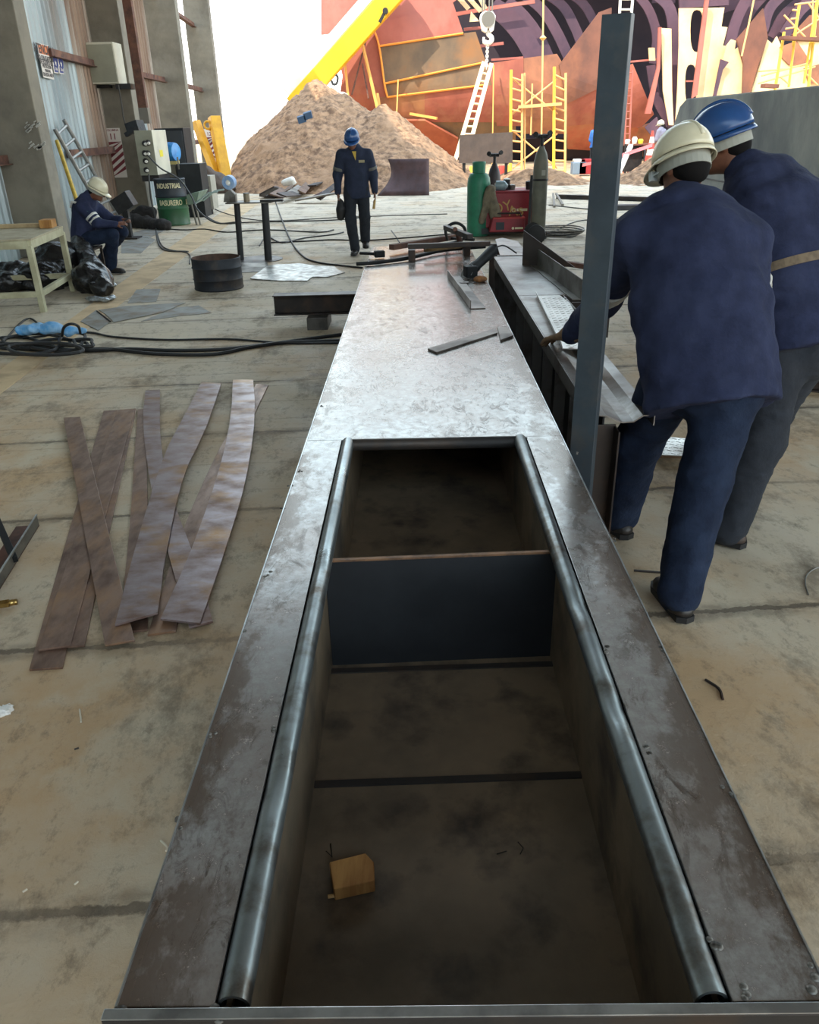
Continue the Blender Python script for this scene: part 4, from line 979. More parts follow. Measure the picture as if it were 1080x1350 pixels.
obj('top', MB().prism([q+V(0,0,HTb) for q in (cn[0]-sd*.03, cn[1]-sd*.03, cn[3], cn[2])], (0,0,.02)), tt, t, bev=.002)
a, b = cn[1]+sd*.05+V(0,-.1,HTb+.055), cn[1]+sd*.16+V(0,-.06,HTb+.055)
setp(obj('wood_block', MB().obox(cn[1]+sd*.10-d*.12+V(0,0,HTb+.066), d*.10, sd*.07, (0,0,.045)), wood, bev=.004), 'small wooden block on the right corner of the cream table', 'block')
setp(obj('wood_batten', MB().obox(cn[1]+sd*.50-d*.06+V(0,0,HTb+.044), d*.03, sd*.30, (0,0,.023)), M('batten', (176,156,120), (150,130,98), 5, .8), bev=.003), 'wooden batten along the back of the cream table', 'batten')
# bucket behind table
p = G(8,343); bk_ = thing('bucket', 'grey metal bucket behind the cream table', 'bucket', p); p = p+V(-.1,.25,0)
obj('body', MB().lathe(p, [(.13,0),(.17,.30),(.18,.30),(.18,.315),(.16,.31),(.12,.02)], 26, caps=False), M('zinc_bucket', (150,152,150), (120,120,118), 6, .4, .6), bk_, smooth=40)
obj('rim_band', MB().lathe(p, [(.161,.2),(.168,.21),(.165,.225)], 26, caps=False), zinc, bk_)
# ---- black plastic
bag = M('black_plastic', (22,22,24), (34,34,36), 9, .24, 0, bump=.5, bscale=22); sil = M('silver_sheet', (176,180,182), (120,124,126), 9, .25, .7, bump=.6, bscale=30)
def crum(am, s, sd): return lambda q: am*noise3(q, s, sd)+am*.6*np.abs(noise3(q, s*2.1, sd+1))
b0 = G(75,392); 
pr = [('e', G(70,380)+V(0,.25,.24), (.30,.28,.30)), ('e', G(62,385)+V(-.1,.2,.15), (.3,.3,.2))]
setp(obj('plastic_bag', solid_mesh(pr, .016, .08, disp=crum(.028, 14, 3)), bag, smooth=50), 'black plastic bag stuffed under the cream table', 'bag')
pr = [('c', G(104,372)+V(.0,.25,.46), G(120,388)+V(.1,.12,.12), .10, .16), ('e', G(112,388)+V(.03,.15,.16), (.20,.22,.2)), ('e', G(126,392)+V(.06,.1,.1), (.14,.16,.12)), ('e', G(100,372)+V(-.1,.1,.4), (.16,.12,.10))]
setp(obj('plastic_sheet', solid_mesh(pr, .016, .06, disp=crum(.028, 15, 8)), bag, smooth=50), 'crumpled black plastic draped between the table and the seated worker', 'plastic sheet')
pr = [('e', G(132,398)+V(0,0.02,.03), (.20,.12,.028)), ('e', G(141,382)+V(.0,.02,.04), (.12,.12,.04))]
setp(obj('foil_sheet', solid_mesh(pr, .012, .03, disp=crum(.014, 22, 5)), sil, smooth=50), 'silvery crumpled sheet at the foot of the black plastic', 'plastic sheet')
pr = [('e', G(20,385)+V(-.1,.3,.16), (.32,.22,.16)), ('e', G(0,392)+V(-.1,.3,.13), (.3,.2,.14))]
setp(obj('plastic_bundle', solid_mesh(pr, .016, .06, disp=crum(.03, 14, 12)), bag, smooth=50), 'dark plastic bundle on the floor under the left half of the table', 'bundle')
# ---- rags by the drum, drum, cabinets
ragm = M('dark_rags', (50,46,44), (38,36,36), 6, .9, bump=.5, bscale=20)
pr = [('c', G(172,300)+V(0,.1,.1), G(218,304)+V(0,.1,.08), .16, .12), ('e', G(188,297)+V(0,.3,.2), (.3,.2,.16)), ('e', G(205,300)+V(0,0,.1), (.22,.16,.10))]
setp(obj('rag_heap', solid_mesh(pr, .02, .07, disp=crum(.04, 9, 4)), ragm, smooth=60), 'heap of dark rags on the floor between the ladder and the green drum', 'rags')
gr = M('drum_green', (52,104,70), (40,86,58), 4, .45, c3=(60,92,66)); drk = M('drum_top_dark', (34,44,52), (28,34,42), 5, .5); stc = M('stencil_cream', (226,218,180), rough=.7)
p = G(226,298); ctr = V(p.x, p.y+.31, 0); hb = A(226,236,ctr.y-.31).z; rd = .31
t = thing('oil_drum', 'green waste drum with a dark top band and stencilled words', 'drum', ctr)
z2 = hb*.60
obj('lower_shell', MB().lathe(ctr, [(rd,0),(rd+.01,.02),(rd,.04),(rd,.30),(rd+.012,.32),(rd,.34),(rd,z2)], 40), gr, t, smooth=35)
obj('upper_shell', MB().lathe(ctr, [(rd+.001,z2),(rd+.013,z2+.02),(rd+.001,z2+.04),(rd,hb-.03),(rd+.010,hb-.015),(rd,hb),(rd-.03,hb),(rd-.03,hb-.02),(.001,hb-.02)], 40), drk, t, smooth=35)
def wraptext(name, s, size, zc, a0, par, mat):
    """lettering bent round the drum, centred on angle a0"""
    o = text_obj(name, s, size, (0,0,0), (0,0,0), mat, None, .002, True, 1.0, sx=.72); me = o.data
    for v in me.vertices:
        a = a0 + v.co.x/rd; r = rd+.004+v.co.z; z = v.co.y
        v.co = (ctr.x + r*math.sin(a), ctr.y - r*math.cos(a), zc+z)
    o.parent = par
    for v in me.vertices: v.co = v.co - ctr
    return o
AF = math.atan2(-ctr.x, ctr.y)-.12
wraptext('lettering', 'INDUSTRIAL', .130, hb*.85, AF, t, stc); wraptext('lettering', 'BASURERO', .140, hb*.49, AF, t, stc); wraptext('lettering', 'B', .14, hb*.49, AF+1.25, t, stc); wraptext('lettering', 'I', .13, hb*.85, AF+1.25, t, stc)
cab = M('cabinet_black', (44,48,52), (34,38,42), 3, .5, .3)
yc = 19.4; a, b = A(206,280,yc), A(233,280,yc)
t = thing('steel_cabinet', 'tall dark steel cabinet behind the blue water jug', 'cabinet', V(-5.1,21,0))
def wbox(px0, px1, pyt, Y, dep, z0=0.0):
    a, b = A(px0, pyt, Y), A(px1, pyt, Y); return (min(a.x,b.x), Y, z0), (max(a.x,b.x), Y+dep, (a.z+b.z)/2)
lo, hi = wbox(203, 241, 169, 20.9, .7); obj('body', MB().box(lo, hi), cab, t, bev=.006)
obj('door', MB().box((hi[0]-.42, lo[1]-.02, .1), (hi[0]-.03, lo[1]-.002, hi[2]-.06)), M('cabinet_grey', (66,70,74), rough=.5, metal=.3), t, bev=.004)
lo, hi = wbox(232, 263, 216, 18.9, .6); t = thing('steel_box_cabinet', 'black waist high steel locker right of the green drum', 'locker', V((lo[0]+hi[0])/2, 19, 0)); obj('body', MB().box(lo, hi), cab, t, bev=.006)
setp(obj('handle', MB().box((lo[0]+.04, lo[1]-.03, 1.0), (lo[0]+.07, lo[1]-.002, 1.25)), chrome, t), 'pale handle')
lo2, hi2 = wbox(211, 232, 216, 18.95, .55); setp(obj('small_shelf', MB().box((lo2[0],lo2[1],0),(hi2[0]-.02,hi2[1],hi2[2]-.02)), M('olive_cabinet', (104,100,86), (88,84,72), 3, .6), bev=.006), 'olive grey cabinet carrying the blue water jug', 'cabinet')
zt_ = hi2[2]-.02; kx = A(219,205,19.1).x
t = thing('water_jug', 'blue water jug lying on the olive cabinet', 'jug', V(kx, 19.1, zt_)); jb_ = M('jug_blue', (64,150,214), (40,120,190), 5, .25)
jr = .20; prof = [(.03,-.30),(.06,-.28),(.06,-.25),(jr*.9,-.18),(jr,-.12),(jr*.94,-.09),(jr,-.06),(jr,0),(jr*.94,.03),(jr,.06),(jr,.12),(jr*.94,.15),(jr,.18),(jr*.9,.24),(.02,.25)]
obj('body', MB().lathe(V(kx, 19.2, zt_+jr+.05), prof, 24, axis=(.95,-.3,0)), jb_, t, smooth=50); obj('cradle', MB().box((kx-.2,19.08,zt_+.001),(kx+.22,19.32,zt_+.07)), M('cradle_yellow', (190,176,110), rough=.7), t)
# pale machine and clutter by pillar, wheelbarrow
lo, hi = wbox(262, 277, 232, 19.6, .5); t = thing('welder_box', 'pale grey machine box on castors beside the black locker', 'machine', V((lo[0]+hi[0])/2, 19.8, 0)); obj('body', MB().box((lo[0],lo[1],.1),hi), M('machine_grey', (170,168,156), (150,148,138), 4, .5), t, bev=.01)
for i in (0, 1): obj('castor', MB().lathe(V(lo[0]+.06+i*(hi[0]-lo[0]-.12), lo[1]+.02, .05), [(.01,-.02),(.05,-.02),(.05,.02),(.01,.02)], 14, (1,0,0)), black, t)
obj('socket', MB().lathe(V(hi[0]-.1, lo[1]-.02, hi[2]*.7), [(.001,0),(.05,0),(.05,.02)], 14, (0,1,0)), black, t)
yb_ = 17.2; c = A(252,262,yb_); wbm = M('barrow_green', (116,136,120), (98,118,104), 5, .5)
t = thing('wheelbarrow', 'grey green wheelbarrow tipped beside the green drum', 'wheelbarrow', V(c.x, yb_, 0))
tr = [A(246,257,yb_), A(262,253,yb_), A(259,268,yb_), A(248,270,yb_)]
obj('tray', MB().grid([[tr[0], tr[1], tr[1]+V(0,.8,0), tr[0]+V(0,.8,0), tr[0]], [tr[3], tr[2], tr[2]+V(-.03,.6,0), tr[3]+V(.03,.6,0), tr[3]]]), wbm, t, solid=.008)
obj('tray_floor', MB().add([tr[3], tr[2], tr[2]+V(-.03,.6,0), tr[3]+V(.03,.6,0)], [(0,1,2,3)]), wbm, t, solid=.008)
for px in (256, 251): a = A(px,270,yb_); obj('leg', MB().tube([a+V(0,.1,0), V(a.x+.05,yb_+.1,0)], .02, 8), chrome, t)
for dy in (0, .6): obj('handle', MB().tube([A(258,268,yb_)+V(0,dy,0), A(268,255,yb_)+V(.1,dy,0), A(274,253,yb_)+V(.2,dy,0)], .018, 8), M('pale_handle', (150,170,168), rough=.5), t)
obj('wheel', MB().lathe(V(c.x-.35, yb_+.4, .18), [(.02,-.04),(.15,-.04),(.18,0),(.15,.04),(.02,.04)], 20, (0,1,0)), black, t, smooth=40)
# ---- yellow lifting frame leaning on pillar
yl2 = M('frame_yellow', (226,170,40), (206,150,34), 3, .5); ya = 27.6
t = thing('lifting_frame', 'yellow steel A frame with a ring, leaning by the pillar marked 12', 'lifting frame', A(298,243,ya)); t.location.z = 0
g0 = A(300,246,ya); g0.z = .05
obj('beam', MB().bar(g0, A(282,154,ya+.4), .32, .30), yl2, t, bev=.01)
obj('beam', MB().bar(g0+V(-.25,.05,.1), A(258,160,ya+.5), .22, .22), yl2, t, bev=.01)
p = A(274,165,ya+.3); obj('ring', MB().tube([p+V(.11*math.cos(a),0,.11*math.sin(a)) for a in np.linspace(0, 2*PI, 17)[:-1]], .035, 8, closed=True), yl2, t, smooth=50)
obj('gusset', MB().prism([p+V(-.05,.05,-.1), p+V(.2,.05,.05), p+V(.2,.05,-.3)], (0,.05,0)), yl2, t)
c = A(284,236,26.5); setp(obj('scrap_heap', solid_mesh([('e', V(c.x-.1,26.5,.3), (.5,.35,.32)), ('e', V(c.x+.25,26.4,.15), (.4,.3,.18)), ('c', V(c.x-.2,26.4,.6), V(c.x+.3,26.3,.1), .2, .12)], .03, .08, disp=crum(.05,6,7)), M('scrap_brown', (92,78,68), (70,60,54), 4, .8), smooth=40), 'brown scrap heap at the foot of the yellow frame', 'scrap heap')
for px, lab, mt in ((313, 'pale cloth bundle lying past the post bench', whitep), (292, 'loose pale cardboard past the locker', tt)):
    q = G(px, 252); setp(obj('cloth_bundle', solid_mesh([('e', q+V(0,.2,.09), (.34,.2,.10)), ('e', q+V(.2,.25,.07), (.2,.2,.08))], .02, .05, disp=crum(.02,12,px)), mt, smooth=60), lab, 'bundle')
# ---- offcut pile in front of the mound
pm = [mill('scrap_plate_grey', (150,144,134), (120,114,106), (110,92,80), .6, .2), mill('scrap_plate_brown', (112,88,76), (90,74,66), (140,116,92), .7, .2), mill('scrap_plate_dark', (70,62,60), (54,50,50), (90,76,66), .6, .3), M('scrap_lilac', (126,112,122), (110,96,104), 3, .5)]
R4 = random.Random(21); lv = 0
PL = [((352,262),(372,255),.5,2),((362,262),(398,240),.55,1),((378,258),(396,248),.4,1),((386,262),(412,246),.45,0),((398,262),(418,245),.35,1),((388,252),(402,240),.5,0),((408,250),(438,246),.55,3),((416,260),(442,250),.5,3),((392,268),(446,268),.4,0),((420,268),(445,264),.25,2),((405,240),(440,237),.4,3),((346,266),(366,266),.3,2),((372,268),(392,262),.35,2),((412,256),(430,252),.3,2)]
for i, (p, q, wd, mi) in enumerate(PL):
    a, b = G(*p), G(*q); a.z = .05+.03*(i%7); b.z = .08+.05*((i*3)%7)+.04*R4.random()
    setp(obj('steel_offcut', MB().bar(a, b, wd*R4.uniform(.6,1), .04, up=(R4.uniform(-.5,.5), R4.uniform(-.3,.3), 1)), pm[mi], bev=.003), 'steel offcut in the tumbled pile at the foot of the earth mound', 'offcut', 'offcuts piled before the mound')
p = A(381,244,24.5); setp(obj('white_sack', solid_mesh([('c', V(p.x-.12,24.5,.36), V(p.x+.1,24.5,.40), .09, .12)], .02, .03, disp=crum(.03,10,6)), whitep, smooth=40), 'pale rag on top of the offcut pile', 'rag')
# dark bent plate standing before the mound
mtp = mill('bent_plate', (92,72,74), (70,58,62), (80,56,54), .5, .3); yp = 23.6
a, b = G(500,258), G(566,257); hp_ = A(566,210,yp).z
mb = MB(); rows = []
for i in range(11):
    u = i/10; top = A(511+u*55, 210, yp); bot_x = A(497+u*69, 256, yp).x; row = []
    for j in range(9):
        v = j/8; x = bot_x + (top.x-bot_x)*v + (1-u)*.22*math.sin(PI*v)*1.0; row.append(V(x, yp+.5*math.sin(PI*.5*v)*.6+.25*(1-u)**2, .01+hp_*v))
    rows.append(row)
setp(obj('bent_plate', mb.grid(rows), mtp, solid=.02, smooth=60), 'dark curved steel plate standing at the foot of the earth mound', 'plate')
# ================================================================== things on the left wall
c1 = V(-6.11+.0705*.3, 19.76-.45, 0)      # near right corner of the second pillar
fY = 19.76-.45-.012
def onpil(px, py, Y): return A(px, py, Y)
pm_ = M('panel_grey', (150,150,132), (138,138,122), 2, .5); pl_ = M('panel_pale', (206,204,186), (190,188,172), 2, .5)
# white wall cabinet high on the pillar
Yc_ = 18.75; a, b = A(108,56,Yc_), A(157,110,Yc_)
t = thing('wall_cabinet', 'pale grey sheet cabinet fixed high on the pillar', 'cabinet', V((a.x+b.x)/2, Yc_+.3, b.z))
obj('body', MB().box((a.x, Yc_, b.z), (b.x, Yc_+.54, a.z)), pl_, t, bev=.006); obj('door', MB().box((a.x+.02, Yc_-.02, b.z+.03), (b.x-.02, Yc_-.002, a.z-.04)), pm_, t, bev=.004)
obj('latch', MB().lathe(V(a.x+.12, Yc_-.02, (a.z+b.z)/2), [(.001,-.02),(.02,-.02),(.02,0)], 12, (0,1,0)), chrome, t)
obj('bracket', MB().box((b.x-.1, Yc_+.05, b.z-.10), (b.x+.22, Yc_+.5, b.z-.002)), dsteel, t)
obj('bracket', MB().box((a.x+.02, Yc_+.3, b.z-.06), (a.x+.3, Yc_+.54, b.z-.002)), dsteel, t)
# electrical switch box
Ye = 17.6; a, b = A(181,172,Ye), A(205,231,Ye); x0, x1 = A(181,200,Ye).x, A(204,200,Ye).x
t = thing('switch_box', 'grey electrical switch box with round sockets above the green drum', 'electric panel', V(x0, Ye+.4, b.z))
obj('body', MB().box((x0, Ye, b.z), (x1, Ye+1.0, a.z)), pl_, t, bev=.01); obj('front', MB().box((x0+.0, Ye-.015, b.z+.0), (x1-.0, Ye-.001, a.z-.0)), pm_, t, bev=.004)
for px, py in ((192,189),(196,188),(192,202),(196,202),(193,212),(194,224)):
    p = A(px, py, Ye); s = obj('socket', MB().lathe(V(p.x, Ye-.018, p.z), [(.05,0),(.055,-.05),(.04,-.08)], 14, (0,1,0)), dsteel, t, smooth=40)
    obj('plug', MB().lathe(V(p.x+.03, Ye-.09, p.z-.01), [(.03,0),(.025,-.05),(.001,-.055)], 10, (0,1,0)), whitep, s)
# warning sticker on the side of it
yk = M('sticker_yellow', (222,206,60), rough=.6); p0 = V(x1+.002, Ye+.42, (a.z+b.z)/2+.05)
obj('sticker', MB().box((x1+.001, Ye+.25, b.z+.42), (x1+.004, Ye+.62, a.z-.30)), pl_, t); obj('sticker', MB().box((x1+.004, Ye+.32, b.z+.46), (x1+.006, Ye+.55, a.z-.50)), yk, t)
obj('foot', MB().box((x0-.02, Ye+.1, b.z-.12), (x1-.02, Ye+.9, b.z)), dsteel, t); 
obj('stand', MB().box((x1-.14, Ye+.4, 0), (x1-.04, Ye+.5, b.z-.12)), chrome, t)
setp(obj('post_bracket', MB().bar(A(166,178,18.0), A(186,166,17.9), .08, .08).bar(A(171,170,18.0), A(186,165,17.9), .24, .2), dsteel), 'dark cable arm bracing the top of the switch box', 'bracket')
# vertical cable trunking down the pillar
yv = 18.85; a, b = A(163,-20,yv), A(185,143,yv)
x = A(174,80,yv).x
setp(obj('cable_trunking', MB().box((x-.02, yv, A(184,143,yv).z), (x+.16, yv+.12, 10)), rust, bev=.004), 'rusty vertical trunking on the right edge of the pillar', 'trunking')
setp(obj('trunking_end', MB().box((x-.02, yv-.02, A(184,163,yv).z), (x+.18, yv+.14, A(184,142,yv).z-.002)), chrome, bev=.004), 'grey end piece hanging below the rusty trunking', 'trunking')
p = [A(120,95,18.9), A(130,150,18.9), A(148,225,18.9), A(153,268,18.9)]
setp(obj('down_pipe', MB().bar(V(-6.96,18.95,0), V(-6.96,18.95,3.1), .12, .12, up=(0,1,0)), rust, bev=.004), 'rusty square pipe running down the left side of the pillar', 'pipe')
cbl = M('cable_grey', (66,66,64), rough=.6)
for lst, lab in (([(156,112),(160,135),(164,160),(172,175)], 'thin cable drooping from the wall cabinet'), ([(196,230),(199,262),(206,292),(206,305),(214,328),(248,332)], 'grey cable hanging from the switch box to the floor'), ([(196,206),(212,222),(236,236),(252,258),(262,278),(286,294),(318,292)], 'cable drooping from the switch box over the drum')):
    Y0_ = 18.75 if 'wall' in lab else 17.4; P = []
    for k, (px, py) in enumerate(lst):
        g = G(px, py, .012); q = A(px, py, Y0_-(0 if 'wall' in lab else .25*k)); P.append(g if (g.y < q.y and g.y > 0 and py > 260) or q.z < .012 else q)
    setp(obj('power_cable', MB().tube(smoothpath(P, 6), .016, 6), cbl), lab, 'cable')
# numbered signs with slanted stripes
mar = M('sign_maroon', (116,44,52), rough=.6); swh = M('sign_white', (214,208,200), rough=.6)
def stripes(px0, px1, py0, py1, py2, Y, num, lab, word=None):
    a, b = A(px0, py0, Y), A(px1, py2, Y); x0_, x1_ = A(px0, (py0+py2)/2, Y).x, A(px1, (py0+py2)/2, Y).x
    w_ = x1_-x0_; z2_, z1_, z0_ = a.z, A(px0, py1, Y).z, b.z
    t = thing('column_sign', lab, 'sign', V((x0_+x1_)/2, Y, z0_))
    obj('board', MB().box((x0_, Y-.008, z0_), (x1_, Y, z2_)), swh, t)
    n = 5; per = (z1_-z0_)/n
    sb = MB()
    for k in range(n+1):
        zz = z0_+per*(k-.55); P = [(x0_, zz-.0), (x1_, zz+.42*w_/.42*.7), (x1_, zz+.42*w_/.42*.7+per*.52), (x0_, zz+per*.52)]
        P = [V(x, Y-.010, min(max(z, z0_), z1_)) for x, z in P]
        if abs(P[2].z-P[1].z)+abs(P[3].z-P[0].z) > .02: sb.prism(P, (0,.001,0))
    obj('stripes', sb, mar, t)
    text_obj('number', num, (z2_-z1_)*.62, (x0_+w_/2, Y-.010, z1_+(z2_-z1_)*.36), (PI/2,0,0), mar, t, .001, True)
    if word: text_obj('lettering', word, (z2_-z1_)*.22, (x0_+w_/2, Y-.010, z2_-(z2_-z1_)*.16), (PI/2,0,0), mar, t, .001, True)
stripes(142, 163, 169, 187, 234, 19.22, '11', 'maroon striped column sign reading 11 beside the switch box', 'COLUMNA')
stripes(270, 285, 170, 181, 214, 31.42, '12', 'maroon striped column sign reading 12 behind the yellow frame')
# safety signs hung on the zinc sheet
sg_o = M('sign_orange', (214,122,70), rough=.6); sg_b = M('sign_blue', (52,66,130), rough=.6); ink = M('sign_ink', (70,66,66), rough=.7)
xs_ = lambda Y: -5.60 -.0705*(Y-13.49) - .60
def facing(px, py, back=.62):
    """point on the plane of the zinc sheet between the first and second pillar"""
    r = ray(px, py); n_ = np.array([1, .0705, 0]); p0_ = np.array([-5.60-back, 13.49, 0]); s_ = ((p0_-CAMP)@n_)/(r@n_); return Vector(CAMP+r*s_)
def wallsign(name, c4, lab, parts):
    P = [facing(*c) for c in c4]; t = thing(name, lab, 'sign', (P[2]+P[3])/2); off = nW*.006
    obj('board', MB().prism(P, off), swh, t)
    def uv(u, v): return P[0].lerp(P[1], u).lerp(P[3].lerp(P[2], u), v)
    for nm, u0, v0, u1, v1, mt in parts: obj(nm, MB().prism([uv(u0,v0)+off*1.2, uv(u1,v0)+off*1.2, uv(u1,v1)+off*1.2, uv(u0,v1)+off*1.2], off*.5), mt, t)
    return t, uv, off
t, uv, off = wallsign('safety_sign', [(48,56),(63,60),(71,105),(57,102)], 'orange and white ATENCION sign on the zinc wall', [('header', .04, .03, .96, .30, sg_o)])
zr = (0, 0, 0)
def walltext(name, s, uvf, u, v, size, mt, par, off):
    o = text_obj(name, s, size, uvf(u, v)+off*2.2, (0,0,0), mt, par, .001, True)
    dx = (uvf(1,.5)-uvf(0,.5)).normalized(); dz = V(0,0,1); dy = dx.cross(dz)
    o.rotation_euler = Matrix((dx, dz, dx.cross(dz))).transposed().to_euler(); return o
walltext('lettering', 'ATENCION', uv, .5, .17, .20, ink, t, off)
for k, (s, sz) in enumerate((('USO OBLIGATORIO', .10), ('DE EQUIPO DE', .10), ('PROTECCION', .07), ('PERSONAL', .06), ('EN ESTA AREA', .08))): walltext('lettering', s, uv, .5, .42+.12*k, sz, ink, t, off)
for c4, lab in (([(67,69),(74,71),(77,97),(71,96)], 'narrow blue and white helmet sign next to the orange one'), ([(75,71),(81,72),(84,98),(78,97)], 'narrow blue and white sign farthest along the zinc wall')):
    t, uv, off = wallsign('safety_sign', c4, lab, [('panel', .15, .62, .9, .95, sg_b)])
    q = uv(.5, .32)+off*1.5; dx = (uv(1,.5)-uv(0,.5)).normalized()
    obj('pictogram', MB().tube([q+dx*.085*math.cos(a)+V(0,0,.13*math.sin(a)) for a in np.linspace(0, 2*PI, 17)[:-1]], .016, 6, closed=True).tube([q+dx*.05*math.cos(a)+V(0,0,.05*math.sin(a)-.03) for a in np.linspace(0, PI, 7)], .016, 6), sg_b, t)
    walltext('lettering', 'USO', uv, .52, .78, .08, swh, t, off*1.4)
# scuffs of white plaster on the nearest pillar
scf = M('plaster_scuff', (176,174,166), rough=.9)
for lst, lab in (([(34,163),(44,170),(48,158),(36,178)], 'upper white scuff on the nearest pillar'), ([(36,196),(46,190),(60,188),(40,203)], 'lower white scuff on the nearest pillar')):
    mb = MB(); R5 = random.Random(lst[0][1])
    cx, cy = sum(p[0] for p in lst)/4, sum(p[1] for p in lst)/4
    for k in range(12):
        px, py = cx+R5.uniform(-9,9), cy+R5.uniform(-7,7); dx_ = R5.uniform(2,6)
        mb.bar(A(px,py,13.003), A(px+dx_,py-dx_*.8,13.003), .012, R5.uniform(.01,.03), up=(0,0,1))
    setp(obj('plaster_scuff', mb, scf), lab, 'scuff')
# aluminium ladder and yellow pole leaning on the wall
alu = M('aluminium', (150,150,146), (128,128,126), 6, .4, .7)
f0, f1 = G(150,308), G(166,302); u0, u1 = facing(72,170,.52), facing(84,158,.52)
ladder('aluminium_ladder', f0, u0, f1, u1, 9, .035, alu, 'aluminium ladder leaning on the zinc wall behind the seated worker')
setp(obj('yellow_pole', MB().tube([V(-5.35,13.7,0), facing(75,186,.52)], .035, 10), M('pole_yellow', (200,168,60), (170,140,50), 9, .6), smooth=50), 'dirty yellow pole leaning on the zinc wall by the ladder', 'pole')
t = thing('cutting_machine', 'small dark machine on a stand behind the foot of the ladder', 'machine', V(-5.22,15.2,0))
obj('body', MB().obox(V(-5.22,15.2,.62), (.15,0,.08), (0,.14,0), (-.06,0,.12)), dsteel, t, bev=.01); obj('post', MB().bar(V(-5.22,15.2,.02), V(-5.22,15.2,.55), .10, .10, up=(0,1,0)), dsteel, t); obj('base', MB().box((-5.40,15.05,0),(-5.04,15.35,.03)), dsteel, t)
# ================================================================== people
def nrm(v): v = np.array(v, float); return v/np.linalg.norm(v)
skin = M('skin', (120,78,58), (104,66,50), 30, .5); hairm = M('hair_black', (17,15,15), rough=.85, spec=.15)
navy = M('navy_cloth', (46,52,78), (37,42,65), 9, .9, bump=.25, bscale=60, c3=(51,57,82), s3=3, spec=.2)
navy_d = M('navy_cloth_dark', (36,44,66), (28,36,56), 9, .9, bump=.25, bscale=60)
denim = M('denim', (30,40,60), (22,30,48), 14, .9, bump=.25, bscale=80, c3=(38,49,70), s3=4, spec=.2)
trous = M('dark_trousers', (32,37,46), (24,28,36), 12, .9, bump=.2, bscale=70, c3=(40,44,52), s3=4)
boot = M('boot_leather', (44,38,34), (30,26,24), 18, .45); boot_b = M('boot_brown', (66,50,40), (46,36,30), 18, .6)
refl = M('reflective_band', (206,204,196), (186,184,178), 30, .35)
hat_w = M('helmet_white', (222,214,186), (206,198,170), 4, .28); hat_b = M('helmet_blue', (40,78,132), (34,68,118), 4, .22)
glove = M('glove_leather', (126,98,72), (96,74,56), 20, .85)
def hand_prims(w, d, up, s, curl=.5, thumb=1):
    """palm, four fingers of unequal length bent at two knuckles, and a thumb leaving the side of the palm. w wrist, d direction, up = back of the hand"""
    w, d, up = np.array(tuple(w), float), nrm(d), np.array(up, float); up = nrm(up-d*(up@d)); sd = np.cross(d, up)*thumb
    pr = [('l', [(w-d*.02*s, .026*s, .020*s), (w+d*.03*s, .036*s, .017*s), (w+d*.085*s, .042*s, .014*s)], sd, up, {'k': .012})]
    for i, (o, L) in enumerate(((.032,.068),(.011,.078),(-.011,.072),(-.031,.056))):
        a = w+d*.085*s+sd*o*s; dd = d; p = a
        for j, f in enumerate((.45,.32,.23)):
            q = p+dd*L*f*s*1.15; pr.append(('c', p, q, (.0098-.0012*j)*s, (.0090-.0012*j)*s, {'k': .004})); p = q
            dd = nrm(dd*math.cos(curl*.9)-up*math.sin(curl*.9)) if j == 0 else nrm(dd-up*.35*curl)
    a = w+d*.025*s+sd*.028*s; b = a+nrm(d*.6+sd*.75-up*.25)*.042*s; c = b+nrm(d*.95+sd*.2-up*.3)*.03*s
    return pr + [('c', a, b, .014*s, .012*s, {'k': .01}), ('c', b, c, .0115*s, .009*s, {'k': .006})]
